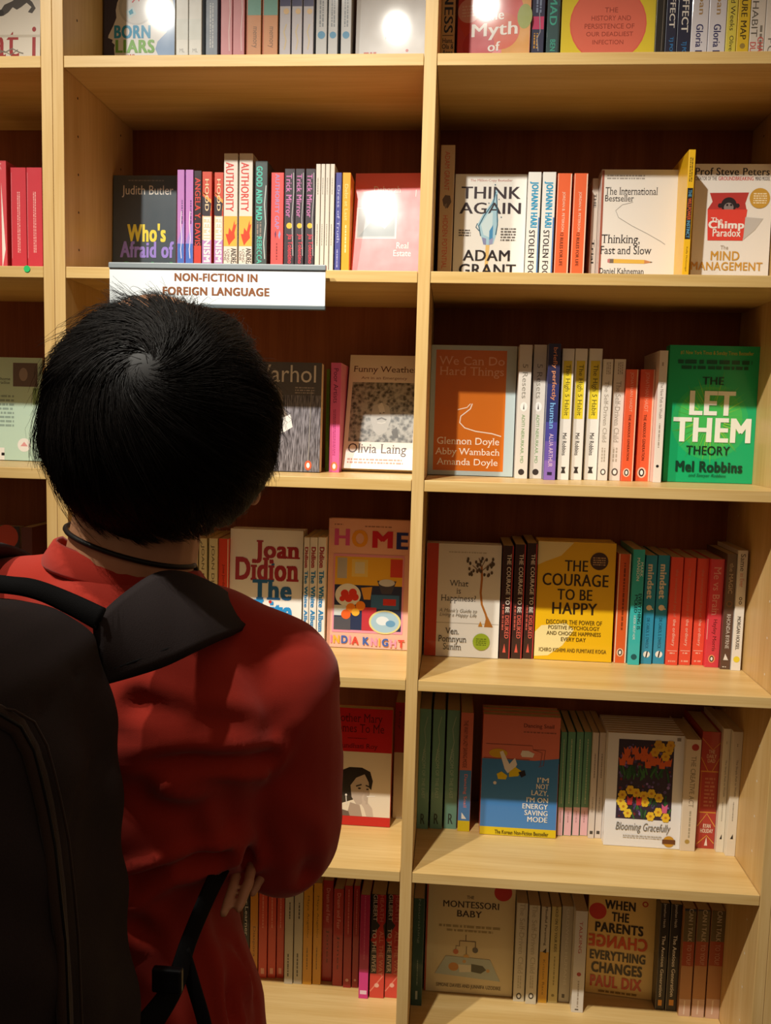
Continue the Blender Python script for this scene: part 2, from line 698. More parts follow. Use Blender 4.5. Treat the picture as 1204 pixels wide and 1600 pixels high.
class Row:
    def __init__(self, k, x_min, x_max, yd, gap=0.0003):
        self.z, self.cur, self.xmax, self.yd = SH[k], x_min, x_max, yd

    def place(self, px0, px1, top, y, bot, h, lean, yt):
        if y is None:
            y = on_z((px0 + px1) / 2 - 8, bot, self.z)[1] if bot else self.yd
        hh = h
        if hh is None:
            yy = y + 0.2 * math.sin(math.radians(lean))
            hh = (on_y((px0 + px1) / 2, top, yy)[2] - self.z) / math.cos(math.radians(lean))
        pref = top if h is None else (yt or top)
        yy = y + hh * math.sin(math.radians(lean))
        a, b = on_y(px0, pref, yy)[0], on_y(px1, pref, yy)[0]
        a = max(a, self.cur + 0.0003)
        b = min(max(b, a + 0.004), self.xmax - 0.0003)
        self.cur = b
        zz = self.z

        def vconv(py):
            q = on_y((px0 + px1) / 2, py, y + 0.1 * math.sin(math.radians(lean)))
            return (q[2] - zz) / hh
        return a, b, y, hh, vconv

    def S(self, px0, px1, top, col, items, label, group=None, y=None, bot=None, h=None, d=0.132, hard=False, coat=0.35, tilt=0.0, yt=None):
        a, b, y, hh, vc = self.place(px0, px1, top, y, bot, h, 0, yt)
        d = min(d, DEP - 0.007 - y)
        return make_book(a, b, y, self.z, hh, d, False, col, items, label, group, 0, 0, tilt, hard, vc, coat)

    def F(self, px0, px1, top, col, items, label, group=None, y=None, bot=None, h=None, t=0.022, hard=False, lean=4.0, twist=0.0, tilt=0.0, coat=0.5, spine=None, copies=0, copylabel=None, yt=None, gloss=0.3):
        a, b, y, hh, vc = self.place(px0, px1, top, y, bot, h, lean, yt)
        g = group or (copylabel + 's' if copies and copylabel else None)
        o = make_book(a, b, y, self.z, hh, t, True, col, items, label, g, lean, twist, tilt, hard, vc, coat, spine, gloss)
        ordn = ['first', 'second', 'third', 'fourth', 'fifth', 'sixth', 'seventh', 'eighth']
        step = t / math.cos(math.radians(lean)) + 0.0004
        for i in range(copies):
            c = o.copy()
            C.objects.link(c)
            c.location = (o.location.x, o.location.y + step * (i + 1), o.location.z)
            c['label'] = '%s, %s copy behind the front one' % (copylabel, ordn[i])
            for ch in list(o.children):
                e = ch.copy()
                C.objects.link(e)
                e.parent = c
        return o


WH, BK = '#f2efe8', '#17151a'


def penguin(v, col='#f0a040', u=0.5, s=0.30):
    return [('D', u, v, s, col, 1.25), ('D', u, v, s * 0.62, BK, 1.5), ('D', u, v - 0.006, s * 0.34, WH, 1.7)]
# ------------------------------------------------------------------ books, shelf by shelf
LB = (XL, 0.0)
RB = (XR0, XR1)
LLB = (XL - 2 * PL - BAY, XL - 2 * PL)


def nth(i, n, what):
    """left / middle / right wording inside a run of look-alikes"""
    if n == 2:
        return ('left' if i == 0 else 'right') + ' of the two ' + what
    if n == 3:
        return ('left', 'middle', 'right')[i] + ' one of the three ' + what
    return ('first', 'second', 'third', 'fourth', 'fifth')[i] + ' from the left of the %s ' % ('four' if n == 4 else 'five') + what


# ---- top row, left bookcase
r = Row(1, LLB[0], LLB[1], 0.16)
r.F(-150, 65, -60, '#f1ecdf', [
    ('T', 'What i', 0.22, 93, 0.97, 40, '#b03a3c'), ('R', 0.0, 56, 1, 60, '#d9d2c2'),
    ('P', [(0.70, 22), (0.74, 8), (0.80, 2), (0.83, -6), (0.90, -4), (0.94, 4), (0.965, 14), (0.94, 22), (0.91, 20), (0.935, 12), (0.90, 5), (0.86, 12), (0.83, 16), (0.80, 12), (0.77, 20), (0.73, 26)], '#55504c'),
    ('D', 0.715, 21, 0.022, '#3d3936'),
    ('L', [(0.66, 88), (0.70, 80), (0.75, 84), (0.80, 78), (0.85, 84), (0.88, 86)], 0.008, '#8a857a'),
    ('L', [(0.68, 88), (0.74, 82), (0.79, 88), (0.84, 80)], 0.006, '#8a857a')],
    'cream face-out book with red lettering and a hanging grey animal, top left corner', h=0.225, yt=20, lean=3)

# ---- top row, left bay
r = Row(1, *LB, 0.16)
r.F(163, 274, -60, '#3b3a54', [
    ('R', 0.50, 90, 1.0, -60, '#8fb0dc'),
    ('P', [(0.58, -40), (0.40, -30), (0.26, -14), (0.19, 4), (0.17, 16), (0.18, 28), (0.14, 40), (0.07, 56), (0.065, 60), (0.13, 63), (0.12, 67), (0.16, 71), (0.15, 76), (0.16, 90), (0.78, 90), (0.73, 78), (0.76, 66), (0.88, 52), (0.95, 34), (0.98, 16), (0.97, 3), (0.90, -20), (0.76, -36)], '#eef0f2'),
    ('D', 0.46, 10, 0.25, '#cfd3d6'), ('D', 0.46, 12, 0.21, '#dfe2e4'),
    ('P', [(0.31, 18), (0.41, 10), (0.46, 22), (0.36, 30)], '#cfeaf4'), ('P', [(0.35, 18), (0.40, 14), (0.42, 21), (0.37, 24)], '#38a4c8'),
    ('L', [(0.40, 4), (0.46, -4), (0.50, 2)], 0.02, '#d8555a'),
    ('T', 'BORN', 0.15, 61, 0.66, 40, '#2aa0d2', 'h'), ('T', 'LIARS', 0.17, 84, 0.72, 63, '#78b84e', 'h'), ('T', 'Why', 0.34, 93, 0.5, 86, '#c93a3a', 'b')],
    'navy face-out book with a white head profile and blue and green capitals, top shelf', h=0.235, yt=20, lean=1.6, twist=0.4, coat=0.6, gloss=0.42)
for i, (a, b) in enumerate([(275, 294), (295, 315)]):
    r.S(a, b, 20, '#e9ece8', [('R', 0.0, 30, 1, 62, '#dfe6e2'), ('T', 'ML', 0.3, 82, 0.7, 76, '#9a9c9a')],
        nth(i, 2, 'plain white spines beside the head-profile book on the top shelf'), 'white spines on the top shelf', h=0.2)
r.S(321.5, 340, 20, '#7c8a9c', [('M', 0.3, 75, 0.7, 5, 2, '#c5ccd2', 'v')], 'slate blue spine alone between white and pink spines on the top shelf', h=0.2)
for i, (a, b) in enumerate([(345, 363), (364, 382)]):
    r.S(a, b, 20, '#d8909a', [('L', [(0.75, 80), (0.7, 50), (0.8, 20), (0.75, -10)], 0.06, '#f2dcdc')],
        nth(i, 2, 'shrink-wrapped pink spines on the top shelf'), 'pink spines on the top shelf', h=0.2, coat=0.9)
for i, (a, b) in enumerate([(385, 408), (410, 434)]):
    r.S(a, b, 20, '#d99a6c', [('R', 0.0, 24, 1, -60, '#74b0a4'), ('R', 0.03, 90, 0.08, -60, '#c8552e'), ('T', 'memory', 0.35, 75, 0.7, 42, '#8a6a50', 'v')],
        nth(i, 2, 'teal over orange spines on the top shelf'), 'teal and orange spines on the top shelf', h=0.2, coat=0.8)
for i, (a, b) in enumerate([(437, 454), (456, 472), (474, 490)]):
    r.S(a, b, 20, '#c9c8d2', [('R', 0.0, 10, 1, -60, '#3c3a6a'), ('D', 0.6, 18, 0.26, '#e6c89a'), ('L', [(0.45, 78), (0.6, 64), (0.4, 50), (0.62, 38)], 0.12, '#d8c8a2')],
        nth(i, 3, 'pale spines with a navy top on the top shelf'), 'pale spines with navy tops on the top shelf', h=0.2, coat=0.8)
for i, (a, b) in enumerate([(494, 511), (513, 528), (533, 549)]):
    r.S(a, b, 20, '#c6cace', [('M', 0.25, 42, 0.75, -10, 2, '#7e8690', 'v'), ('D', 0.5, 55, 0.34, '#4c94c0')],
        nth(i, 3, 'silver grey spines with a blue dot on the top shelf'), 'silver grey spines on the top shelf', h=0.2, coat=0.9)
r.xmax -= 0.003
r.F(556, 678, -60, '#dcdde0', [('L', [(0.42, 62), (0.43, 40), (0.45, 22)], 0.012, '#cdb3b8'), ('M', 0.12, 86, 0.3, 80, 1, '#d88a8a'), ('D', 0.72, 81, 0.02, '#d88a8a')],
    'plain pale grey face-out book with a lamp glare beside the middle upright, top shelf', h=0.22, yt=20, lean=2.0, twist=-3.7, y=0.175, coat=0.6, gloss=0.42)

# ---- top row, right bay
r = Row(1, *RB, 0.16)
r.S(687, 711, 20, '#c9a468', [('T', 'NESS', 0.2, 52, 0.85, -12, BK, 'vb'), ('R', 0.1, 55, 0.9, 56.5, '#6a5030'), ('T', 'Hans,\nOla &\nAnna', 0.1, 86, 0.95, 60, BK, 'b')],
    'tan spine with black lettering at the left end of the right bay, top shelf', h=0.2)
r.F(714, 829, -60, '#d4494e', [
    ('R', 0.62, 92, 1.0, -60, '#dd9a2c'), ('D', 0.46, 22, 0.44, '#d9463c'), ('D', 0.62, 50, 0.24, '#d9562f'), ('D', 0.92, 30, 0.10, '#9aa63a', 1.6), ('D', 0.30, 70, 0.22, '#c9353f'),
    ('D', 0.16, 14, 0.16, '#e9a29a'), ('M', 0.06, 24, 0.27, 4, 4, '#f0c8c0'),
    ('T', 'the', 0.40, 32, 0.64, 16, WH, 'b'), ('T', 'Myth', 0.20, 63, 0.83, 36, WH, 'b'), ('T', 'of', 0.43, 81, 0.60, 66, WH, 'b')],
    'red and orange face-out book with white lettering on the top shelf of the right bay', h=0.22, yt=20, lean=0.7, twist=-9.7, coat=0.6, gloss=0.42)
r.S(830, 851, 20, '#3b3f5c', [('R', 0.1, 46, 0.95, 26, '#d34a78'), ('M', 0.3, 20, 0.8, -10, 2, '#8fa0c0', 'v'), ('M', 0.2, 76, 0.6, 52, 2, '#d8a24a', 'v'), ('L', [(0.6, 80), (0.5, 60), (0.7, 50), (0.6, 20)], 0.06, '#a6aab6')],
    'dark navy spine with a pink patch beside the red and orange book, top shelf', h=0.2, coat=0.9)
r.S(855, 875, 20, '#3f5c60', [('T', 'NAMAD', 0.2, 40, 0.75, -40, '#4cb6a2', 'vb'), ('T', 'BEN', 0.3, 80, 0.7, 62, '#4cb6a2', 'vb'), ('L', [(0.92, 82), (0.9, 10)], 0.05, '#23292c')],
    'dark teal spine with teal capitals on the top shelf', h=0.2, coat=0.8)
r.F(877, 1023, -60, '#f0d83c', [
    ('D', 0.50, 38, 0.41, '#ef6f5c'), ('D', 0.50, 38, 0.395, '#f07a64'), ('L', [(0.5, -24), (0.46, -6)], 0.03, '#3f5a30'),
    ('T', 'THE', 0.46, 20, 0.60, 12, '#a84a3c'), ('T', 'HISTORY AND', 0.32, 33, 0.74, 25, '#a84a3c'), ('T', 'PERSISTENCE OF', 0.25, 46, 0.78, 38, '#a84a3c'),
    ('T', 'OUR DEADLIEST', 0.27, 58, 0.77, 51, '#a84a3c'), ('T', 'INFECTION', 0.34, 71, 0.67, 64, '#a84a3c')],
    'yellow face-out book with a coral red disc on the top shelf', h=0.225, yt=20, lean=3)
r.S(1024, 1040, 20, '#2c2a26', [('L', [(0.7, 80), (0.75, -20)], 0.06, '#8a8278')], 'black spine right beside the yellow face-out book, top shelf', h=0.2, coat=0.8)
for i, (a, b) in enumerate([(1041, 1058), (1059, 1080)]):
    r.S(a, b, 20, '#2f3248', [('T', 'THE EFFECT', 0.3, 44 + 7 * i, 0.8, -60 + 7 * i, WH, 'vb'), ('T', 'TJ POWER', 0.35, 100, 0.75, 58 + 7 * i, '#3c8ad0', 'vb')],
        nth(i, 2, 'navy spines with white and blue capitals, top shelf'), 'navy spines on the top shelf', h=0.205)
for i, (a, b) in enumerate([(1081, 1107), (1108, 1135)]):
    r.S(a, b, 20, '#e6e6f0', [('T', 'Japan', 0.3, 23, 0.75, -24, '#b99a6c', 'vb'), ('T', 'Gloria Mark', 0.3, 108, 0.72, 38, '#33336c', 'vb')],
        nth(i, 2, 'white spines with gold and navy lettering, top shelf right'), 'white spines with gold and navy lettering', h=0.2)
r.S(1136, 1152, 20, '#ecdf5e', [('T', 'Thousand Weeks', 0.3, 48, 0.75, -60, '#3c3a30', 'v'), ('T', 'Oliver', 0.35, 84, 0.75, 56, '#3c3a30', 'v')], 'pale yellow spine with thin dark lettering, top shelf right', h=0.2)
r.S(1153, 1172, 20, '#f0cf3a', [('T', 'CULTURE MAP', 0.25, 62, 0.75, -40, '#5a4a20', 'vb'), ('D', 0.5, 72, 0.22, '#a8924a')], 'deep yellow spine with brown capitals, top shelf right', h=0.2)
r.S(1173, 1196, 20, '#ece9e4', [('T', 'HABIT', 0.08, 58, 0.5, 2, '#6a665e', 'v'), ('M', 0.62, 40, 0.9, 0, 1, '#8a867e', 'v'), ('T', 'DU', 0.05, 82, 0.45, 66, '#d8605c', 'vb'), ('T', 'CHA', 0.55, 82, 0.95, 58, '#d8605c', 'vb')], 'white spine with red and grey capitals near the top right corner', h=0.205)
r.S(1197, 1222, 20, '#f0eeea', [('T', 'POWER', 0.2, 60, 0.6, 0, '#8a867e', 'v')], 'plain white spine at the very top right corner', h=0.205)

# ---- second row, left bookcase
r = Row(2, *LLB, 0.15)
r.S(-40, 9, 251, '#d8505a', [('P', [(0.84, 285), (0.95, 390), (0.84, 420)], '#f2ece4'), ('T', 'K', 0.72, 268, 0.85, 255, '#e8a0a0', 'v')], 'wide red spine cut by the left picture edge, second shelf', d=0.13)
for i, (a, b) in enumerate([(16, 40), (41, 65)]):
    r.S(a, b, 262, '#cf3b48', [('M', 0.4, 395, 0.62, 300, 2, '#f0b0ac', 'v'), ('L', [(0.05, 404), (0.04, 330), (0.06, 270)], 0.03, '#e08088')],
        nth(i, 2, 'glossy red spines above the green dot in the left bookcase'), 'red spines above the green dot', coat=0.9)

# ---- second row, left bay
r = Row(2, *LB, 0.15)
r.F(177, 276, 275, '#434f58', [  # black cover, its bluish gloss haze put into the base colour
    ('T', 'Judith Butler', 0.14, 309, 0.95, 290, '#e6e2da'), ('M', 0.24, 284, 0.8, 280, 1, '#7a7c82'),
    ('T', "Who's", 0.23, 379, 0.84, 350, '#f2df52', 'h'), ('T', 'Afraid of', 0.12, 404, 0.97, 378, '#9c88dc', 'h'), ('T', 'Gender?', 0.12, 436, 0.97, 410, '#4c9a68', 'h')],
    'dark face-out book with yellow and purple lettering left above the hanging sign', y=0.20, lean=2, coat=0.8)
r.cur -= 0.004
for i, (a, b) in enumerate([(277, 288), (290, 302)]):
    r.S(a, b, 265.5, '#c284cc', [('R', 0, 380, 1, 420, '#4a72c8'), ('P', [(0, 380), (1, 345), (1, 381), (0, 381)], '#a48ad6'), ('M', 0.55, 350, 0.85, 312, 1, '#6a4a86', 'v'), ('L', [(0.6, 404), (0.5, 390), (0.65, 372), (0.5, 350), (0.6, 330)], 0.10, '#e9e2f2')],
        nth(i, 2, 'lilac and blue spines right of the dark face-out book'), 'lilac and blue spines', coat=0.9)
r.S(303, 315, 267, '#35272e', [('R', 0, 384, 1, 420, '#c8463c'), ('T', 'ANGELA Y. DAVIS', 0.15, 384, 0.85, 278, '#d8483e', 'vb')], 'black spine with red capitals and a red foot, second shelf')
for i, (a, b) in enumerate([(316, 331), (335, 349)]):
    r.S(a, b, 268.5 + i, '#cf5342', [('P', [(0.05, 302), (0.95, 312), (0.95, 330), (0.05, 300)], '#e8a24a'), ('P', [(0.0, 306), (0.95, 318), (0.8, 344), (0.0, 336)], '#3c333c'), ('R', 0, 338, 1, 378, '#e4cfb0'), ('R', 0, 375, 1, 420, '#b98cc6'),
                             ('T', 'FEMINISM', 0.18, 410, 0.85, 340, '#efeaea', 'h' + 'v'), ('T', 'HOOD', 0.3, 330, 0.7, 280, '#e9cfa8', 'vb')],
        nth(i, 2, 'red spines with ragged black, orange and lilac patches'), 'patched red and lilac spines', coat=0.9)
for i, (a, b) in enumerate([(350, 371.5), (374, 395)]):
    r.S(a, b, 240, '#dfd6cc', [('R', 0, 385, 1, 338, '#efb04a'), ('T', 'AUTHORITY', 0.14, 331, 0.72, 254, '#cf3a34', 'vb'),
                             ('P', [(0.25, 374), (0.15, 366), (0.35, 366), (0.4, 356), (0.6, 362), (0.8, 344), (0.82, 352), (0.95, 350), (0.8, 364), (0.85, 372), (0.6, 378), (0.4, 384)], '#d9492e'),
                             ('T', 'LONG\nONE', 0.05, 410, 0.45, 390, '#4a4038', 'v'), ('T', 'ANDREA', 0.55, 416, 0.95, 388, '#2c2622', 'vb')],
        nth(i, 2, 'tall white spines with red capitals and an orange flame panel'), 'tall white spines with flame panels', coat=0.5)
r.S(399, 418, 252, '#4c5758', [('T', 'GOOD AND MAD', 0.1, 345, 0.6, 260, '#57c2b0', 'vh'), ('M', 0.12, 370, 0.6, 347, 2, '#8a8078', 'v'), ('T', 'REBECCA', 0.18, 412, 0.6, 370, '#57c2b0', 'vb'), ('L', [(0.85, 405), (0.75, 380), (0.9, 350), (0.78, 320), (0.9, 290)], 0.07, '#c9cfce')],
    'grey spine with teal capitals, shrink-wrapped, second shelf', coat=1.0)
r.S(424, 443.5, 270, '#e85a5a', [('T', 'AUTHORITY GAP', 0.32, 358, 0.66, 272, '#a08cc0', 'vb'), ('P', [(0.3, 366), (0.4, 360), (0.45, 366), (0.38, 374)], '#6a3a5a'), ('P', [(0.6, 368), (0.7, 360), (0.8, 366), (0.7, 374)], '#8c9cc8'), ('M', 0.4, 406, 0.6, 380, 1, '#8a3a3c', 'v')],
    'coral red spine with lilac lettering between black and grey spines', coat=0.8)
for i, (a, b) in enumerate([(445, 461), (462, 476), (478, 492.5)]):
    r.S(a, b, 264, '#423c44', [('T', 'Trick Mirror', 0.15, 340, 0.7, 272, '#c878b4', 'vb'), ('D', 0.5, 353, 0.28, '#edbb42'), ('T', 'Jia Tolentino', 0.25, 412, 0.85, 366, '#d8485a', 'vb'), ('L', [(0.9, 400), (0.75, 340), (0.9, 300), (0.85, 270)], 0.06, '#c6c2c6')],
        nth(i, 3, 'black spines with pink and red lettering and a yellow drop'), 'black spines with a yellow drop', coat=1.0)
for i, (a, b) in enumerate([(494, 501), (502, 508), (509, 515.5), (516.5, 523)]):
    r.S(a, b, 256.5, '#d8d0c4', [('M', 0.3, 304, 0.6, 278, 1, '#8a8478', 'v'), ('M', 0.3, 384, 0.6, 350, 1, '#8a8478', 'v')],
        nth(i, 4, 'thin off-white spines on the second shelf'), 'thin off-white spines')
r.S(525, 534, 270, '#4b4f96', [('T', 'Dress of Truth', 0.3, 380, 0.75, 290, '#b0b4dc', 'vs'), ('M', 0.3, 418, 0.6, 390, 1, '#b0b4dc', 'v')], 'thin indigo blue spine on the second shelf', coat=0.6)
r.S(535.5, 548, 270, '#eca434', [('T', 'Debt at Last', 0.3, 345, 0.7, 288, '#f2d48a', 'vs'), ('M', 0.35, 395, 0.65, 352, 1, '#f4dca2', 'v')], 'amber orange spine beside the pink face-out book', coat=0.6)
r.xmax -= 0.002
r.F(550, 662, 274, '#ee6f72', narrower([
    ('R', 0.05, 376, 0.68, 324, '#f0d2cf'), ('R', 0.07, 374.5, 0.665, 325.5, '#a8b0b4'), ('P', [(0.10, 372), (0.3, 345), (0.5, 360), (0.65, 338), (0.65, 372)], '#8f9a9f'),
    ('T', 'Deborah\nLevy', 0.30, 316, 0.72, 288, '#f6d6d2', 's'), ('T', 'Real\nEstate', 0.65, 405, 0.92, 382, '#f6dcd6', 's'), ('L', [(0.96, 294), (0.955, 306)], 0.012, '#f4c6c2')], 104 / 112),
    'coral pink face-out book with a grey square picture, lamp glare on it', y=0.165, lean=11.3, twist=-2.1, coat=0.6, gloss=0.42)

# ---- second row, right bay
r = Row(2, *RB, 0.15)
r.S(689, 711, 227, '#d2b896', [('T', 'ADAM GRANT', 0.3, 298, 0.66, 237, '#d2604a', 'v'), ('P', [(0.2, 312), (0.4, 305), (0.75, 306), (0.85, 316), (0.6, 326), (0.3, 322)], '#6a5a52'), ('P', [(0.35, 320), (0.55, 318), (0.5, 326), (0.42, 326)], '#8a7a70'), ('T', 'HIDDEN POTENTIAL', 0.28, 420, 0.64, 337, '#d2604a', 'v')],
    'tall beige spine with red capitals at the left end of the second shelf, right bay', y=0.15)
r.F(711.5, 823.5, 273, '#ece9e2', [
    ('T', 'The Million-Copy Bestseller', 0.21, 285, 0.80, 280, '#b0503c', 's'),
    ('T', 'THINK', 0.09, 311, 0.92, 292, '#3c3238', 'b'), ('T', 'AGAIN', 0.07, 335, 0.93, 317, '#3c3238', 'b'),
    ('P', [(0.57, 296), (0.60, 300), (0.585, 320), (0.62, 345), (0.605, 365), (0.56, 382), (0.50, 384), (0.42, 382), (0.36, 362), (0.33, 352), (0.40, 336), (0.50, 320), (0.56, 306)], '#a9cfe0'),
    ('P', [(0.47, 335), (0.54, 332), (0.54, 360), (0.50, 372), (0.42, 368), (0.38, 352)], '#cfe4ea'), ('P', [(0.50, 362), (0.55, 352), (0.55, 374), (0.5, 380)], '#4a90c2'),
    ('P', [(0.40, 372), (0.46, 374), (0.46, 384), (0.42, 383)], '#8c90b8'), ('P', [(0.50, 376), (0.56, 372), (0.55, 382), (0.5, 384)], '#9aa0c4'),
    ('L', [(0.57, 300), (0.54, 318), (0.42, 338), (0.35, 354), (0.38, 370)], 0.014, '#35627a'), ('L', [(0.585, 304), (0.60, 330), (0.61, 352), (0.59, 368)], 0.014, '#35627a'), ('L', [(0.33, 350), (0.31, 356), (0.36, 362)], 0.012, '#35627a'),
    ('D', 0.62, 312, 0.008, '#35627a'), ('D', 0.66, 340, 0.008, '#35627a'), ('D', 0.48, 318, 0.008, '#35627a'), ('D', 0.56, 289, 0.01, '#35627a'),
    ('P', [(0.455, 384), (0.51, 384), (0.49, 424), (0.45, 424)], '#e6c078'),
    ('M', 0.07, 371, 0.24, 359, 3, '#6a6460'), ('M', 0.66, 378, 0.87, 356, 5, '#6a6460'),
    ('T', 'ADAM', 0.14, 409, 0.80, 392, '#2c2426', 'b'), ('T', 'GRANT', 0.09, 432, 0.89, 414, '#2c2426', 'b')],
    'white face-out book with a blue water flame on a matchstick, second shelf', y=0.17, lean=2)
for i, (a, b) in enumerate([(826, 846), (848.5, 869)]):
    r.S(a, b, 269, '#e9e7e2', [('T', 'JOHANN HARI', 0.12, 356, 0.8, 284, '#2c9ac8', 'vh'), ('T', 'STOLEN FOCUS', 0.2, 445, 0.66, 360, '#3c3636', 'vb'), ('R', 0.88, 440, 1.0, 340, '#4a7ab8')],
        nth(i, 2, 'white spines with bright blue capitals beside the water flame book'), 'white spines with blue capitals', y=0.155)
for i, (a, b) in enumerate([(871.5, 894), (897.5, 919)]):
    r.S(a, b, 271, '#e8683c', [('R', 0.9, 440, 1.0, 272, '#f0d2bc'), ('R', 0.0, 440, 0.06, 272, '#f0cdb4'), ('T', 'JORDAN B. PETERSON', 0.35, 362, 0.58, 300, '#f4d8c2', 'v'), ('T', '12 RULES FOR LIFE', 0.34, 416, 0.56, 364, '#5c2a1c', 'vb')],
        nth(i, 2, 'orange spines edged in cream, second shelf right bay'), 'orange spines edged in cream', y=0.16)
r.S(926, 936, 279, '#d9cfc2', [('T', 'THE', 0.3, 325, 0.7, 303, '#4a4240', 'vb'), ('T', 'Trial', 0.3, 412, 0.7, 375, '#2c2626', 'vb')], 'narrow off-white spine half hidden left of the pencil book', y=0.2)
r.F(937, 1061, 266, '#e6e0d8', [
    ('R', 0.0, 440, 0.035, 266, '#a05a48'), ('M', 0.07, 281, 0.56, 272, 2, '#a09a92'),
    ('T', 'The International', 0.055, 305, 0.735, 293, '#3c3636', 's'), ('T', 'Bestseller', 0.055, 315.5, 0.43, 305.5, '#3c3636', 's'),
    ('L', [(0.42, 316.5), (0.28, 321), (0.20, 330), (0.24, 341), (0.42, 354), (0.62, 366), (0.80, 378), (0.86, 383)], 0.006, '#8a8680'),
    ('T', 'Thinking,', 0.03, 386, 0.53, 368, '#2c2628', 's'), ('T', 'Fast and Slow', 0.02, 399, 0.69, 386, '#2c2628', 's'),
    ('P', [(0.12, 407), (0.15, 406), (0.15, 413), (0.12, 412)], '#c07a78'), ('R', 0.15, 413, 0.20, 406.5, '#7a6a58'), ('P', [(0.20, 406.5), (0.60, 407.5), (0.71, 411), (0.60, 413.5), (0.20, 413)], '#e0b44e'), ('P', [(0.60, 407.5), (0.71, 411), (0.60, 413.5)], '#c98a5a'), ('P', [(0.68, 410), (0.71, 411), (0.68, 412)], '#3a2c28'),
    ('T', 'Daniel Kahneman', 0.02, 430, 0.60, 421, '#2c2628', 's')],
    'off-white face-out book with a yellow pencil and a curving line, second shelf', y=0.165, lean=2.5, copies=1, copylabel='off-white pencil book')
r.cur -= 0.002
r.S(1066, 1087, 234, '#eebb22', [('M', 0.2, 284, 0.75, 246, 2, '#6a5420', 'v'), ('R', 0.1, 374, 0.9, 294, '#2a2426'), ('T', 'THE', 0.28, 308, 0.75, 297, '#5aa4c8', 'vb'), ('T', 'WILLPOWER', 0.25, 344, 0.78, 310, '#e0622c', 'vb'), ('T', 'INSTINCT', 0.28, 372, 0.75, 345, '#6ab0d2', 'vb'), ('T', 'Kelly McGonigal', 0.35, 424, 0.65, 386, '#8a6a1c', 'v')],
    'tall yellow spine with a black title panel pulled forward beside the red box book', y=0.105, d=0.15)
r.F(1086.5, 1209, 257, '#ebe7e0', [
    ('T', 'Prof Steve Peters', 0.0, 274, 0.95, 262, '#2c2426', 'b'), ('T', 'CREATOR OF THE', 0.0, 282, 0.28, 276, '#6a5a54', 'b'), ('T', 'GROUNDBREAKING', 0.30, 282, 0.75, 276, '#c8483c', 'b'), ('T', 'MIND MODEL', 0.77, 282, 0.96, 276, '#6a5a54', 'b'),
    ('P', [(0.20, 302), (0.70, 301), (0.66, 318), (0.68, 328), (0.18, 328), (0.24, 316)], '#b83a36'),
    ('D', 0.45, 321, 0.10, '#2a2226'), ('D', 0.34, 322, 0.03, '#2a2226'), ('D', 0.56, 322, 0.03, '#2a2226'), ('D', 0.45, 325, 0.062, '#8a7e7c'), ('D', 0.43, 321, 0.014, BK), ('D', 0.48, 321, 0.014, BK),
    ('P', [(0.18, 328), (0.69, 328), (0.65, 377), (0.20, 377)], '#e0463a'), ('P', [(0.67, 340), (0.90, 342), (0.80, 360), (0.655, 376)], '#c3bfba'),
    ('T', 'The', 0.23, 349, 0.38, 341, WH, 'b'), ('T', 'Chimp', 0.20, 362, 0.66, 346, WH, 'h'), ('T', 'Paradox', 0.26, 371, 0.62, 359, WH, 'b'),
    ('D', 0.84, 310, 0.13, '#c89a3c'), ('M', 0.76, 319, 0.93, 301, 5, '#efe2c0'),
    ('T', 'The', 0.37, 391, 0.47, 385, '#a89a8a'), ('T', 'MIND', 0.25, 408, 0.62, 394, '#cf9a3c', 'b'), ('T', 'MANAGEMENT', 0.0, 424, 0.92, 411, '#cf9a3c', 'b')],
    'white face-out book with a red box and gold lettering at the right picture edge', y=0.165, lean=2)

# ---- third row, left bookcase
r = Row(3, *LLB, 0.16)
r.F(-80, 66, 559, '#c3dfcc', [
    ('R', 0.62 + 0.07, 604, 0.95, 567, '#6b5850'), ('D', 0.80, 585, 0.045, '#9a8880', 1.5), ('R', 0.90, 632, 0.97, 606, '#8aa878'),
    ('T', 'your home\nis paradise', 0.45, 602, 0.66, 590, '#4a5650'), ('M', 0.2, 668, 0.70, 616, 8, '#93aa9e'), ('D', 0.81, 695, 0.07, WH), ('P', [(0.77, 697), (0.81, 690), (0.85, 697)], '#e4a0a0'),
    ('R', 0.2, 719, 0.60, 700, WH), ('M', 0.3, 714, 0.60, 705, 1, BK)],
    'mint green face-out book with a small dark portrait at the left picture edge', bot=719, lean=2.0, t=0.03)

# ---- third row, left bay
r = Row(3, *LB, 0.16)
r.F(375, 503, 567, '#5c5652', [
    ('R', 0.0, 742, 1, 618, 'photo:fibres'), ('P', [(0.36, 602), (0.42, 600), (0.52, 612), (0.55, 640), (0.60, 650), (0.58, 660), (0.40, 662), (0.30, 640)], '#8a7c70'), ('D', 0.40, 610, 0.055, '#c9b8a6', 1.4), ('P', [(0.52, 655), (0.63, 648), (0.66, 668), (0.56, 676), (0.50, 678)], '#e6e2de'),
    ('P', [(0.30, 650), (0.55, 655), (0.50, 690), (0.45, 722), (0.36, 730), (0.28, 700)], '#3f3a40'),
    ('L', [(0.16, 740), (0.2, 690)], 0.02, '#8c868c'), ('L', [(0.66, 738), (0.70, 670)], 0.012, '#8f8a90'), ('L', [(0.78, 738), (0.80, 640)], 0.012, '#8f8a90'), ('L', [(0.86, 720), (0.88, 610)], 0.012, '#8a847f'),
    ('T', 'Warhol', 0.10, 598, 0.93, 571, '#e8dfd2', ''), ('M', 0.68, 616, 0.92, 604, 3, '#a89c92'),
    ('D', 0.86, 727, 0.042, '#e0603c', 1.4), ('D', 0.86, 727, 0.02, WH, 1.6)],
    'dark grey face-out book with cream lettering beside the dark hair, third shelf', bot=737, lean=2.5, t=0.028)
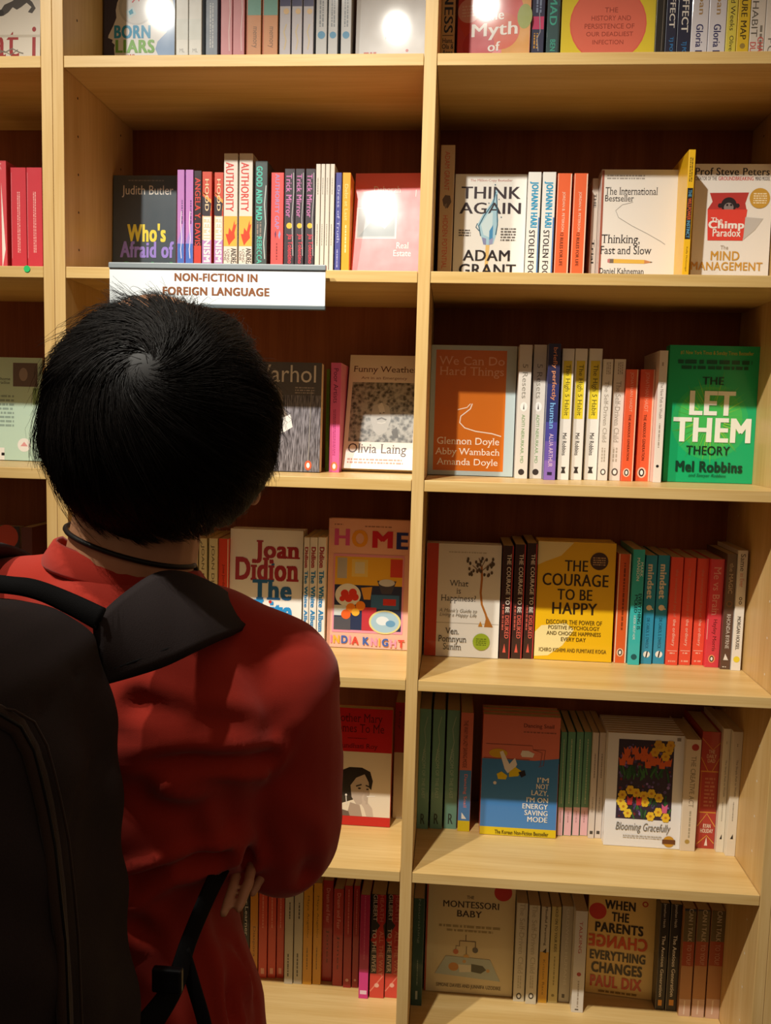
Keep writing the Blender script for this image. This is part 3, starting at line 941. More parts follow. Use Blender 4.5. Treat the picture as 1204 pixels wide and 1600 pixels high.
r.S(508, 515.5, 577, '#7fae3a', [('M', 0.3, 690, 0.7, 600, 1, '#5a8a2c', 'v')], 'thin green spine left of the pink spine, third shelf', y=0.185)
r.S(517, 533, 567, '#e0649c', [('T', 'Poor Artists', 0.3, 630, 0.75, 576, '#6a2446', 'v'), ('M', 0.3, 712, 0.6, 640, 2, '#a03c6c', 'v'), ('D', 0.5, 729, 0.34, '#e07a50', 1.3), ('D', 0.5, 729, 0.16, WH, 1.6)],
    'pink spine with dark handwriting lettering, third shelf', bot=738)
r.xmax -= 0.003
r.F(537, 664, 560.5, '#f0e8de', narrower([
    ('T', 'Funny Weather', 0.07, 580, 1.10, 566, '#5a2e24', 's'), ('T', 'Art in an Emergency', 0.2, 590, 0.94, 584, '#7a4a3a', 's'),
    ('R', 0.07, 694, 1.08, 594, 'photo:rubble'), ('P', [(0.42, 634), (0.56, 628), (0.68, 634), (0.72, 656), (0.66, 676), (0.55, 684), (0.46, 676), (0.40, 656)], '#b9b9b4'),
    ('P', [(0.50, 634), (0.56, 628), (0.60, 636), (0.62, 644), (0.54, 646)], '#d6d6d0'), ('D', 0.545, 646, 0.014, '#66645f', 0.7), ('D', 0.60, 645, 0.014, '#66645f', 0.7), ('L', [(0.50, 657), (0.57, 654), (0.65, 657)], 0.022, '#6c6a66'), ('L', [(0.51, 662), (0.58, 663), (0.64, 661)], 0.018, '#d2d2cc'), ('P', [(0.74, 676), (0.82, 668), (0.86, 686), (0.78, 688)], '#5c5b58'), ('T', 'Olivia Laing', 0.08, 717, 1.0, 697, '#4a3432', 's'), ('M', 0.08, 730, 0.95, 720, 2, '#c9907e')], 111 / 127),
    'cream and salmon face-out book with a grey stony face photograph, third shelf', bot=739, lean=20.0, twist=-2.2, t=0.02, coat=0.6, gloss=0.42)

# ---- third row, right bay
r = Row(3, *RB, 0.16)
r.F(674, 808, 541, '#b3c2c4', [
    ('R', 0.06, 737, 0.885, 548, '#d2701e'),
    ('T', 'We Can Do\nHard Things', 0.09, 592, 0.86, 558, '#e9b08a', 's'),
    ('L', [(0.33, 642), (0.44, 638), (0.48, 632)], 0.010, '#f6e4d2'), ('L', [(0.50, 632), (0.48, 640), (0.37, 652), (0.36, 662), (0.42, 670), (0.55, 675), (0.74, 678), (0.85, 682)], 0.012, '#f6e8da'),
    ('T', 'Glennon Doyle', 0.10, 700, 0.83, 685, '#fff6ea', 's'), ('T', 'Abby Wambach', 0.08, 716, 0.84, 702, '#fff6ea', 's'), ('T', 'Amanda Doyle', 0.10, 732, 0.82, 718, '#fff6ea', 's')],
    'orange face-out book framed in pale grey blue, left end of the third shelf', bot=744, lean=2.0, t=0.03, hard=True)
for i, (a, b) in enumerate([(812, 832), (834.5, 855)]):
    r.S(a, b, 539, '#ded6cc', [('T', '5 Resets', 0.3, 623, 0.7, 569, '#8a8478', 'v'), ('D', 0.5, 636, 0.28, '#f4f0ea', 1.3), ('P', [(0.45, 640), (0.55, 640), (0.5, 630)], BK), ('T', 'ADITI NERURKAR, MD', 0.34, 724, 0.62, 648, '#6a9a5a', 'v'), ('D', 0.5, 738, 0.24, '#3a3230')],
        nth(i, 2, 'beige white spines with grey lettering beside the orange framed book'), 'beige white spines', bot=748)
r.S(857, 876.5, 537, '#31366c', [('R', 0, 600, 1, 537, '#2f2c4c'), ('R', 0, 690, 1, 660, '#4a489c'), ('R', 0, 720, 1, 690, '#6c58ae'), ('R', 0, 752, 1, 720, '#8a6abc'), ('T', 'briefly perfectly', 0.3, 626, 0.75, 543, '#d89068', 'vb'), ('T', 'human', 0.3, 670, 0.75, 630, '#7cb4e8', 'vb'), ('T', 'ALUA ARTHUR', 0.35, 730, 0.7, 678, '#e4c8e0', 'v'), ('M', 0.3, 745, 0.7, 735, 1, '#2c2644')],
    'indigo to violet spine with two-tone lettering, third shelf', bot=750, hard=True)
for i, (a, b) in enumerate([(879, 897.5), (899, 918), (921, 941.5)]):
    r.S(a, b, 545, '#ece8e2', [('R', 0.14, 655, 0.84, 564, '#ecd436'), ('T', 'The High 5 Habit', 0.26, 650, 0.72, 570, '#3c3620', 'vs'), ('T', 'Mel Robbins', 0.32, 712, 0.66, 677, '#3a3430', 'vb'), ('P', [(0.3, 740), (0.7, 740), (0.6, 734), (0.7, 730), (0.3, 730), (0.4, 734)], '#3a3430')],
        nth(i, 3, 'white spines with a yellow title panel'), 'white spines with yellow panels', bot=750)
for i, (a, b) in enumerate([(943, 958), (960, 978)]):
    r.S(a, b, 561.5, '#e6ddd2', [('M', 0.3, 585, 0.8, 566, 3, '#a89c8e', 'v'), ('T', 'The Self-Driven Child', 0.25, 692, 0.68, 596, '#a09486', 'vs'), ('M', 0.2, 722, 0.7, 700, 2, '#b4a898', 'v'), ('D', 0.5, 738, 0.28, '#5a524c', 1.2), ('D', 0.5, 738, 0.16, WH, 1.3)],
        nth(i, 2, 'cream spines with faint lettering between yellow-panel and orange spines'), 'cream spines with faint lettering', bot=751)
for i, (a, b) in enumerate([(979, 997.5), (1001, 1024)]):
    r.S(a, b, 577.5, '#ea5f38', [('R', 0.88, 753, 1, 577, '#f0c0a4'), ('T', 'JONATHAN HAIDT', 0.3, 644, 0.62, 582, '#f2a58a', 'v'), ('T', 'THE ANXIOUS GENERATION', 0.36, 720, 0.56, 648, '#5c2416', 'vb')] + penguin(739, '#f0c8b0', 0.42, 0.3),
        nth(i, 2, 'short orange spines with a bird emblem, third shelf'), 'short orange spines with a bird emblem', bot=752)
r.S(1028, 1044, 548, '#e9dfd6', [('M', 0.25, 572, 0.6, 566, 1, '#a89c90', 'v'), ('T', 'The New Path to Wealth', 0.3, 655, 0.65, 598, '#8a7e74', 'vs'), ('M', 0.3, 700, 0.6, 662, 1, '#a89c90', 'v'), ('D', 0.45, 729, 0.18, BK)],
    'plain cream spine left of the green face-out book', bot=754)
r.F(1046, 1200, 541, '#12b070', [
    ('D', 0.49, 660, 0.43, '#2db868'), ('D', 0.49, 655, 0.36, '#46c05c')] +
    [('P', [(0.49 + 0.16 * math.cos(t - .05), 655 - 26 * math.sin(t - .05)), (0.49 + rng.uniform(0.33, 0.48) * math.cos(t), 655 - rng.uniform(52, 84) * math.sin(t)), (0.49 + 0.16 * math.cos(t + .05), 655 - 26 * math.sin(t + .05))], rng.choice(['#6cc850', '#86d04c', '#55c458'])) for t in np.linspace(0, 2 * math.pi, 46, endpoint=False)] +
    [('T', '#1 New York Times & Sunday Times Bestseller', 0.12, 557, 0.93, 549, '#c8c650', ''), ('M', 0.10, 572, 0.92, 560, 1, '#0c5a3c'), ('M', 0.14, 580, 0.88, 570, 1, '#0c5a3c'),
     ('T', 'THE', 0.38, 602, 0.62, 590, '#0e3a24', 'b'), ('T', 'LET', 0.25, 650, 0.76, 612, '#f4f6ea', 'h'), ('T', 'THEM', 0.08, 692, 0.95, 654, '#f4f6ea', 'h'),
     ('T', 'THEORY', 0.24, 712, 0.73, 698, '#0e3424', 'b'), ('T', 'Mel Robbins', 0.13, 739, 0.88, 722, '#0c3c2a', 'h'), ('T', 'and Sawyer Robbins', 0.28, 748, 0.70, 741.5, '#0c4a32', 'i')],
    'green face-out book with big white capitals on the third shelf', bot=755, lean=1.0, t=0.026, hard=True, coat=0.3, twist=1.5)

# ---- fourth row, left bookcase
r = Row(4, *LLB, 0.16)
r.F(-110, 30, 821, '#3a2c28', [('R', 0.03, 1010, 0.97, 826, '#40312c'), ('D', 0.86, 838, 0.13, '#c9492c'), ('D', 0.5, 930, 0.2, '#8a3a2a')],
    'dark face-out book with an orange disc behind the red shoulder', y=0.17, lean=2)
r.S(33, 50, 824, '#6a3a34', [], 'dark brown spine behind the red shoulder, fourth shelf', y=0.16)

# ---- fourth row, left bay
r = Row(4, *LB, 0.17)
r.S(301, 309, 842, '#d6c8a0', [('T', 'JOAN', 0.3, 900, 0.7, 850, '#8a7e58', 'v')], 'narrow tan spine against the neck, fourth shelf', y=0.172)
for i, (a, b) in enumerate([(310.5, 323), (326, 339)]):
    r.S(a, b, 841.5, '#e2d9ae', [('T', 'JOAN DIDION', 0.25, 948, 0.7, 852, '#5a5236', 'v'), ('R', 0.0, 1010, 0.06, 842, '#4a4030')],
        nth(i, 2, 'pale yellow spines with thin capitals beside the neck'), 'pale yellow spines', y=0.172)
r.S(341.5, 357, 842, '#e0472c', [('R', 0.9, 1010, 1, 843, '#f0e2cc'), ('T', 'June Jordan', 0.35, 920, 0.65, 882, '#7a2416', 'v'), ('D', 0.4, 930, 0.26, '#f0d8c8', 1.3), ('D', 0.4, 930, 0.14, BK, 1.5)],
    'red spine with a pale edge left of the white face-out book, fourth shelf', y=0.178)
r.F(360, 474, 829, '#f2efe8', [
    ('T', 'Joan', 0.34, 882, 0.96, 846, '#a83038', 'hs'), ('T', 'Didion', 0.08, 909, 0.95, 873, '#a83038', 'hs'), ('D', 0.595, 883, 0.022, '#2b6ca8'),
    ('T', 'The', 0.32, 938, 0.86, 907, '#2a6aa4', 'hs'), ('T', 'White', 0.09, 971, 0.87, 938, '#2f94d6', 'hs'), ('T', 'Album', 0.09, 1002, 0.94, 968, '#2f94d6', 'hs'), ('D', 0.57, 941, 0.022, '#c8342c')],
    'white face-out book with bold red and blue lettering above the right shoulder strap', y=0.178, lean=3.0, copies=1, copylabel='white book with red and blue lettering', coat=0.8)
for i, (a, b) in enumerate([(475, 483.5), (484.5, 496), (497, 509.5)]):
    r.S(a, b, 840, '#efebe2', [('T', 'Didion', 0.2, 888, 0.8, 855, '#a83038', 'vhs'), ('T', 'The White Album', 0.2, 988, 0.8, 892, '#2d84c0', 'vhs'), ('D', 0.5, 997, 0.2, '#b0605a'), ('M', 0.3, 1006, 0.7, 1000, 2, '#9a948c')],
        nth(i, 3, 'white spines with red and blue lettering'), 'white spines with red and blue lettering', bot=1013.5)
r.F(514, 648, 813, '#efb8a2', narrower([
    ('M', 0.07, 824, 0.18, 820, 1, '#b07a66'), ('M', 0.45, 826, 0.78, 822, 1, '#b07a66'),
    ('T', 'H', 0.075, 855, 0.265, 829, '#d85a9a', 'h'), ('T', 'O', 0.29, 857, 0.49, 830, '#eca030', 'h'), ('T', 'M', 0.545, 857, 0.80, 831, '#cf2a3c', 'h'), ('T', 'E', 0.845, 858, 0.99, 832, '#2c3a86', 'h'),
    ('R', 0.07, 990, 0.95, 868, '#e69ab0'), ('R', 0.09, 986, 0.93, 872, '#e6b23a'), ('R', 0.09, 986, 0.93, 916, '#2c3858'),
    ('R', 0.12, 906, 0.24, 874, '#b4b0a8'), ('R', 0.3, 903, 0.50, 876, '#e2c46a'), ('R', 0.34, 898, 0.46, 880, '#d6cca8'), ('R', 0.78, 902, 0.93, 874, '#d2483a'),
    ('D', 0.26, 932, 0.16, '#e4e4dc', 0.9), ('D', 0.22, 930, 0.05, '#d83c30'), ('D', 0.32, 928, 0.05, '#d83c30'), ('D', 0.27, 937, 0.05, '#d83c30'), ('D', 0.35, 935, 0.045, '#d83c30'), ('D', 0.19, 938, 0.035, '#d83c30'),
    ('P', [(0.62, 908), (0.86, 908), (0.80, 928), (0.68, 928)], '#4a4a58'), ('D', 0.74, 911, 0.10, '#c9ccd0', 0.45), ('P', [(0.42, 920), (0.56, 918), (0.54, 938), (0.46, 938)], '#d69a3c'),
    ('R', 0.55, 952, 0.90, 930, '#3c6a9a'), ('R', 0.70, 946, 0.86, 936, '#c43a38'), ('R', 0.44, 986, 0.62, 950, '#c23a44'), ('R', 0.09, 964, 0.24, 948, '#cfd8d8'), ('R', 0.09, 986, 0.30, 966, '#54545c'),
    ('D', 0.30, 952, 0.06, '#ee8a2c'), ('D', 0.42, 948, 0.06, '#ee8a2c'), ('D', 0.24, 962, 0.06, '#e8682c'), ('D', 0.36, 958, 0.05, '#f0b43c'),
    ('D', 0.73, 972, 0.20, '#e0d890', 0.75), ('D', 0.73, 972, 0.175, '#a8cadc', 0.75), ('D', 0.70, 970, 0.08, '#dfeaf0', 0.7), ('D', 0.80, 974, 0.06, '#6aa0c8', 0.7),
    ('T', 'I', 0.055, 1007, 0.075, 995, '#e48ab0', 'h'), ('T', 'N', 0.09, 1007, 0.17, 995, '#ecb43c', 'h'), ('T', 'D', 0.19, 1007, 0.27, 995, '#3c64b4', 'h'), ('T', 'I', 0.29, 1007, 0.31, 995, '#e48ab0', 'h'), ('T', 'A', 0.32, 1008, 0.41, 996, '#d8483c', 'h'),
    ('T', 'K', 0.46, 1008, 0.54, 996, '#3c64b4', 'h'), ('T', 'N', 0.56, 1009, 0.64, 997, '#e89ab8', 'h'), ('T', 'I', 0.66, 1009, 0.68, 997, '#ecb43c', 'h'), ('T', 'G', 0.70, 1009, 0.78, 997, '#3c64b4', 'h'), ('T', 'H', 0.80, 1010, 0.88, 998, '#e89ab8', 'h'), ('T', 'T', 0.90, 1010, 0.98, 998, '#d8483c', 'h')], 126 / 134),
    'peach face-out book with multicoloured capitals and a still life of bowls and fruit', bot=1014, lean=2.0, t=0.026, hard=True, coat=0.5)

# ---- fourth row, right bay
r = Row(4, *RB, 0.17)
r.F(667, 784, 851, '#ece7dc', [
    ('R', 0.0, 1030, 0.16, 851, '#c8421e'), ('R', 0.16, 974, 1, 975, '#b9b2a4'), ('M', 0.3, 866, 0.8, 862, 1, '#cac2ae'),
    ('T', 'What\nis\nHappiness?', 0.21, 944, 0.68, 908, '#4a443c', 's'),
    ('L', [(0.86, 978), (0.82, 960), (0.76, 944), (0.74, 926), (0.75, 904), (0.74, 884)], 0.028, '#b9762e'), ('P', [(0.80, 979), (0.83, 960), (0.86, 966), (0.92, 979)], '#b9762e')] +
    [('D', 0.74 + rng.uniform(-0.19, 0.17), 886 + rng.uniform(-14, 14), 0.016, '#5a4a30', 1.5) for _ in range(30)] +
    [('L', [(0.74, 896), (0.62, 884)], 0.01, '#7a5a34'), ('L', [(0.745, 892), (0.86, 880)], 0.01, '#7a5a34'), ('L', [(0.74, 886), (0.70, 872)], 0.01, '#7a5a34'), ('L', [(0.74, 886), (0.80, 872)], 0.01, '#7a5a34'),
     ('P', [(0.72, 978), (0.75, 970), (0.78, 978)], '#c98a2c'), ('T', "A Monk's Guide to\nLiving a Happy Life", 0.19, 966, 0.70, 952, '#8a8478', 'i'),
     ('T', 'Ven.\nPomnyun\nSunim', 0.19, 1016, 0.57, 982, '#4a443c', 's'), ('D', 0.77, 1002, 0.115, '#9fb62c'), ('M', 0.70, 1008, 0.84, 996, 4, '#5c7014')],
    'cream face-out book with a thin tree and a lime green disc, orange spine', bot=1027, lean=2.0, t=0.018, copies=1, copylabel='cream tree book with an orange spine', spine='#c8421e')
for i, (a, b) in enumerate([(786, 803), (805, 822), (824, 840)]):
    r.S(a, b, 853 - 2 * i, '#3c2420', [('R', 0.88, 1030, 1, 850, '#c23a38'), ('R', 0.0, 1030, 0.07, 850, '#5a2622'), ('T', 'THE COURAGE TO BE', 0.42, 958, 0.8, 866, '#ece2d6', 'vb'), ('T', 'DISLIKED', 0.42, 998, 0.8, 962, '#e06a58', 'vb'), ('M', 0.1, 985, 0.36, 945, 1, '#c05a4a', 'v'), ('P', [(0.3, 1020), (0.6, 1020), (0.45, 1006)], '#e05a4a')],
        nth(i, 3, 'black spines edged in red with cream capitals, fourth shelf'), 'black spines edged in red', bot=1029.5)
r.F(841, 963, 848, '#eebb14', [
    ('P', [(0.0, 849), (0.46, 849), (0.30, 870), (0.10, 880), (0, 886)], '#f4e2a6'), ('P', [(0.0, 1028), (0, 990), (0.08, 980), (0.40, 975), (0.50, 985), (0.36, 1010), (0.18, 1026)], '#f5e3a0'),
    ('T', 'THE', 0.35, 894, 0.65, 877, '#3a2a18', 'b'), ('T', 'COURAGE', 0.07, 917, 0.92, 898, '#3a2a18', 'b'), ('T', 'TO BE', 0.27, 939, 0.72, 922, '#3a2a18', 'b'), ('T', 'HAPPY', 0.21, 961, 0.79, 943, '#3a2a18', 'b'),
    ('D', 0.79, 877, 0.115, '#4a3020'), ('M', 0.71, 884, 0.87, 870, 4, '#c09a6a'),
    ('T', 'DISCOVER THE POWER OF', 0.14, 977, 0.86, 970, '#5a4210', 'b'), ('T', 'POSITIVE PSYCHOLOGY', 0.17, 985, 0.83, 979, '#5a4210', 'b'), ('T', 'AND CHOOSE HAPPINESS', 0.15, 994, 0.85, 988, '#5a4210', 'b'), ('T', 'EVERY DAY', 0.34, 1003, 0.66, 997, '#5a4210', 'b'), ('T', 'ICHIRO KISHIMI AND FUMITAKE KOGA', 0.06, 1020, 0.93, 1014, '#6a5214', 'b')],
    'yellow face-out book with dark brown capitals on the fourth shelf', bot=1033, lean=2.0, t=0.02, copies=2, copylabel='yellow book with dark brown capitals')
r.S(967, 986.5, 866, '#e0602a', [('R', 0.88, 1036, 1, 866, '#f2e2cc'), ('R', 0.0, 1036, 0.10, 866, '#ecd2b2'), ('M', 0.4, 985, 0.65, 880, 1, '#8a3a16', 'v')] + penguin(1020, '#f0c09a', 0.48, 0.28),
    'orange spine edged in cream right of the yellow face-out book, fourth shelf', bot=1036)
r.S(990, 1008, 859, '#3cbab8', [('T', 'MARK\nMANSON', 0.35, 908, 0.9, 872, '#e2f2ee', 'vb'), ('T', 'EVERYTHING IS', 0.62, 984, 0.92, 928, '#10282c', 'vb'), ('T', 'F*CKED', 0.3, 958, 0.58, 930, '#10282c', 'vb'), ('T', 'A BOOK ABOUT HOPE', 0.3, 1000, 0.5, 962, '#e2f2ee', 'v'), ('D', 0.5, 1027, 0.26, '#135a60')],
    'turquoise spine with white and black capitals, fourth shelf', bot=1039)
for i, (a, b) in enumerate([(1009.5, 1027), (1028.5, 1047)]):
    r.S(a, b, 868, '#3193b6', [('T', 'mindset', 0.22, 936, 0.78, 882, '#e2d9c4', 'vh'), ('D', 0.5, 950, 0.25, '#ecd9b8'), ('D', 0.8, 952, 0.07, '#ecd9b8'), ('T', 'DR CAROL S. DWECK', 0.35, 1014, 0.62, 966, '#1c5a74', 'v'), ('D', 0.5, 1023, 0.30, WH, 1.0), ('P', [(0.4, 1028), (0.52, 1028), (0.62, 1018), (0.5, 1018)], BK)],
        nth(i, 2, 'blue spines with cream lettering and a white disc'), 'blue spines with a white disc', bot=1037.5)
for i, (a, b) in enumerate([(1049, 1068), (1069.5, 1088), (1090, 1108)]):
    r.S(a, b, 871 + i, '#e8503a', [('T', 'the unexpected joy of', 0.35, 965, 0.65, 890, '#d8806c', 'v'), ('T', 'the ordinary', 0.35, 1010, 0.68, 968, '#f4c8b4', 'v'), ('R', 0.1, 1017, 0.9, 1018, '#f2b8a4'), ('M', 0.3, 1023, 0.7, 1019, 1, '#f2b8a4'), ('M', 0.2, 1036, 0.8, 1031, 1, '#f0a890')],
        nth(i, 3, 'tomato red spines with pale lettering, fourth shelf'), 'tomato red spines', bot=1039.5)
r.S(1110, 1133, 874, '#de3f4c', [('T', 'Me vs Brain', 0.25, 962, 0.75, 886, '#e89a94', 'vs'), ('T', 'Hayley Morris', 0.35, 1018, 0.7, 968, '#5a1420', 'vs'), ('L', [(0.03, 1000), (0.03, 968)], 0.05, '#f2a8a0')] + penguin(1030, '#ee9a6a', 0.46, 0.24),
    'crimson spine with pale serif lettering beside the tomato red spines', bot=1043)
r.S(1135, 1152, 866, '#5a4036', [('T', 'the MAGIC', 0.3, 928, 0.7, 880, '#b8a088', 'vs'), ('D', 0.5, 944, 0.3, '#7a4c30'), ('D', 0.5, 944, 0.2, '#4a342c'), ('T', 'RHONDA BYRNE', 0.35, 1014, 0.72, 960, '#d8d0c6', 'vs'), ('P', [(0.25, 1032), (0.42, 1022), (0.75, 1032)], '#e6e0da'), ('M', 0.2, 1044, 0.6, 1041, 1, '#cfc8c0')],
    'dark brown spine with a round seal, second from right on the fourth shelf', bot=1046, coat=0.8)
r.S(1153.5, 1169, 860.5, '#ebe6dc', [('T', 'Same', 0.25, 893, 0.75, 866, '#4a443e', 'vs'), ('T', 'as Ever', 0.3, 918, 0.72, 896, '#d88a78', 'vs'), ('D', 0.5, 936, 0.17, '#6a604e', 1.1), ('D', 0.5, 936, 0.09, '#ebe6dc', 1.1), ('D', 0.5, 942.5, 0.17, '#6a604e', 1.1), ('D', 0.5, 942.5, 0.09, '#ebe6dc', 1.1), ('T', 'MORGAN HOUSEL', 0.3, 1016, 0.68, 964, '#4a443e', 'vb'), ('D', 0.5, 1031, 0.34, '#ecd83a')],
    'white spine with an infinity sign and a yellow dot, right end of the fourth shelf', bot=1048)

# ---- fifth row, left bay
r = Row(5, *LB, 0.17)
r.F(505, 614, 1108, '#c01c1c', [
    ('R', 0.0, 1275, 1, 1176, '#e2d4bc'),
    ('T', 'Mother Mary\nComes To Me', 0.12, 1146, 0.88, 1117, '#5c1012', 's'), ('M', 0.36, 1156, 0.64, 1154, 1, '#5c1012'), ('T', 'Arundhati Roy', 0.16, 1173, 0.8, 1163, '#5c1012', 's'),
    ('P', [(0.18, 1218), (0.24, 1208), (0.40, 1200), (0.58, 1200), (0.70, 1206), (0.74, 1220), (0.72, 1234), (0.64, 1226), (0.56, 1240), (0.46, 1250), (0.30, 1256), (0.16, 1250), (0.14, 1230)], '#2c2420'),
    ('P', [(0.42, 1228), (0.50, 1216), (0.62, 1210), (0.68, 1222), (0.70, 1240), (0.66, 1250), (0.60, 1256), (0.52, 1258), (0.44, 1246)], '#b9a796'),
    ('P', [(0.38, 1272), (0.42, 1254), (0.56, 1258), (0.60, 1275), (0.30, 1275)], '#a89482'), ('P', [(0.16, 1275), (0.24, 1264), (0.40, 1268), (0.42, 1275)], '#6a5a50'),
    ('P', [(0.66, 1275), (0.62, 1262), (0.58, 1256), (0.62, 1250), (0.68, 1254), (0.74, 1262), (0.76, 1275)], '#c4b2a0'), ('L', [(0.62, 1258), (0.60, 1246), (0.62, 1240)], 0.03, '#c4b2a0'), ('L', [(0.66, 1256), (0.66, 1242)], 0.03, '#b8a694'), ('L', [(0.66, 1244), (0.78, 1243)], 0.014, '#efe8dc'),
    ('L', [(0.50, 1229), (0.58, 1226)], 0.02, '#3a2e28'), ('L', [(0.64, 1227), (0.69, 1229)], 0.02, '#3a2e28'), ('D', 0.55, 1232, 0.022, '#3a2e28', 0.6), ('D', 0.665, 1233, 0.018, '#3a2e28', 0.6),
    ('D', 0.36, 1243, 0.016, '#efe6da'), ('L', [(0.36, 1245), (0.37, 1258)], 0.012, '#e2d8cc')],
    'red and cream face-out book with a grey portrait of a woman smoking', bot=1290, lean=2.0, t=0.022)
r.cur = on_y(617, 1120, 0.215)[0]
r.S(617, 634, 1098, '#a81a1c', [('R', 0.0, 1290, 1, 1176, '#d8c6a8'), ('T', 'Roy', 0.3, 1140, 0.6, 1112, '#5c1012', 'v')], 'red and cream spine set back against the middle upright, fifth shelf', y=0.21, d=0.095)

# ---- fifth row, right bay
r = Row(5, *RB, 0.16)
for i, (a, b) in enumerate([(656, 674), (677, 696), (699, 719)]):
    r.S(a, b, 1108 + i, '#6d9c88', [('L', [(0.3, 1190), (0.6, 1160), (0.45, 1140), (0.7, 1120)], 0.05, '#a8bca8'), ('T', 'WISDOM OF THE EAST', 0.35, 1248, 0.62, 1170, '#a9c2b0', 'v'), ('T', 'R', 0.32, 1288, 0.7, 1272, '#2c3a34', 'b')],
        nth(i, 3, 'sage green spines at the left end of the fifth shelf'), 'sage green spines', bot=1295, coat=0.5)
r.S(720.5, 740, 1114, '#d9765e', [('R', 0, 1283, 1, 1204, '#4b86c8'), ('R', 0, 1300, 1, 1283, '#e2c81c'), ('T', "THE WAY I'M LAZY SAVING MODE", 0.25, 1200, 0.6, 1126, '#5a2a24', 'v'), ('T', 'Dancing Snail', 0.35, 1262, 0.68, 1210, '#e08a90', 'vb'), ('P', [(0.3, 1280), (0.3, 1270), (0.7, 1280)], WH)],
    'coral, blue and yellow spine right of the sage green spines', bot=1299)
r.F(755, 876, 1120, '#e07a62', [
    ('R', 0.0, 1294, 1, 1189, '#4584c6'), ('P', [(0.0, 1200), (1.0, 1184), (1.0, 1192), (0.0, 1204)], '#4584c6'), ('R', 0.0, 1310, 1, 1294, '#e0c418'),
    ('T', 'Dancing Snail', 0.53, 1140, 0.92, 1132, '#7a3a30', 'b'), ('M', 0.53, 1147, 0.95, 1143, 1, '#a05a4a'),
    ('L', [(0.05, 1166), (0.65, 1166), (0.66, 1172), (0.82, 1172), (0.80, 1196), (0.74, 1198)], 0.008, '#8a4a3c'), ('L', [(0.02, 1188), (0.62, 1188)], 0.008, '#8a4a3c'), ('L', [(0.66, 1172), (0.78, 1176), (0.76, 1196)], 0.008, '#8a4a3c'),
    ('D', 0.21, 1180, 0.12, '#dcae2e', 0.5), ('P', [(0.50, 1180), (0.52, 1174), (0.60, 1174), (0.68, 1178), (0.66, 1184), (0.52, 1184)], '#eee4da'),
    ('P', [(0.23, 1178), (0.27, 1176), (0.36, 1196), (0.40, 1190), (0.43, 1186), (0.46, 1196), (0.42, 1206), (0.34, 1210), (0.30, 1204)], '#efe8e2'), ('P', [(0.36, 1208), (0.44, 1200), (0.52, 1206), (0.48, 1214), (0.36, 1216)], '#e4c81e'), ('P', [(0.48, 1208), (0.56, 1204), (0.58, 1212), (0.52, 1216)], '#2a2430'),
    ('P', [(0.20, 1212), (0.26, 1208), (0.34, 1214), (0.32, 1220), (0.22, 1220)], '#e6c818'), ('D', 0.18, 1226, 0.022, '#e8e0d8'),
    ('T', "I'M", 0.73, 1222, 0.88, 1214, '#f2eee4', 'b'), ('T', 'NOT', 0.72, 1232, 0.88, 1224, '#f2eee4', 'b'), ('T', 'LAZY,', 0.66, 1243, 0.88, 1234, '#f2eee4', 'b'), ('T', "I'M ON", 0.60, 1253, 0.88, 1245, '#f2eee4', 'b'), ('T', 'ENERGY', 0.55, 1263, 0.88, 1255, '#f2eee4', 'b'), ('T', 'SAVING', 0.58, 1273, 0.88, 1265, '#f2eee4', 'b'), ('T', 'MODE', 0.62, 1283, 0.88, 1275, '#f2eee4', 'b'),
    ('T', 'The Korean Non-Fiction Bestseller', 0.2, 1304, 0.9, 1298, '#5a4c10', 'b')],
    'coral and blue face-out book with a figure lying upside down, yellow strip below', bot=1307, lean=2.0, t=0.02, copies=2, copylabel='coral and blue book')
for i, (a, b) in enumerate([(877, 886), (887.5, 899.5), (901, 912), (913, 925)]):
    r.S(a, b, 1144, '#64967a', [('R', 0, 1306, 1, 1262, '#e8b8c0'), ('M', 0.4, 1256, 0.65, 1155, 1, '#b0bd9a', 'v'), ('M', 0.4, 1286, 0.6, 1268, 1, '#a07a80', 'v')],
        nth(i, 4, 'thin green spines with a pink foot, fifth shelf'), 'thin green and pink spines', bot=1306)
for i, (a, b) in enumerate([(926.5, 936), (937, 947)]):
    r.S(a, b, 1145, '#dccfc4', [('M', 0.4, 1216, 0.65, 1178, 1, '#8a7c72', 'v'), ('M', 0.35, 1270, 0.6, 1246, 1, '#a0948a', 'v'), ('R', 0.25, 1304, 0.75, 1299, '#4a4440')],
        nth(i, 2, 'thin greyish white spines left of the flower picture book'), 'thin greyish white spines', bot=1310)
fl = [('R', 0.145, 1281, 0.87, 1158, '#3a2c3c')]
frng = random.Random(3)
for _ in range(150):
    fl.append(('D', frng.uniform(0.17, 0.85), frng.uniform(1162, 1278), frng.uniform(0.010, 0.022), frng.choice(['#6a5088', '#8a70ac', '#4c3c62', '#7a2c2c', '#5a4a78']), 1.1))
for _ in range(60):
    u, v = frng.uniform(0.2, 0.82), frng.uniform(1205, 1216) if frng.random() < 0.5 else frng.uniform(1250, 1276)
    fl.append(('L', [(u, v + 6), (u + frng.uniform(-0.06, 0.06), v - 8)], 0.02, frng.choice(['#2f5a34', '#3f6e3a', '#24482c'])))
for u, v in [(0.24, 1184), (0.40, 1182), (0.48, 1184), (0.56, 1182), (0.66, 1188), (0.60, 1190), (0.20, 1192), (0.30, 1190), (0.36, 1174), (0.48, 1174), (0.72, 1194), (0.80, 1190), (0.26, 1176), (0.54, 1194)]:
    fl.append(('P', [(u - 0.05, v - 6), (u - 0.02, v - 2), (u, v - 7), (u + 0.02, v - 2), (u + 0.05, v - 6), (u + 0.035, v + 7), (u - 0.035, v + 7)], '#d8622e'))
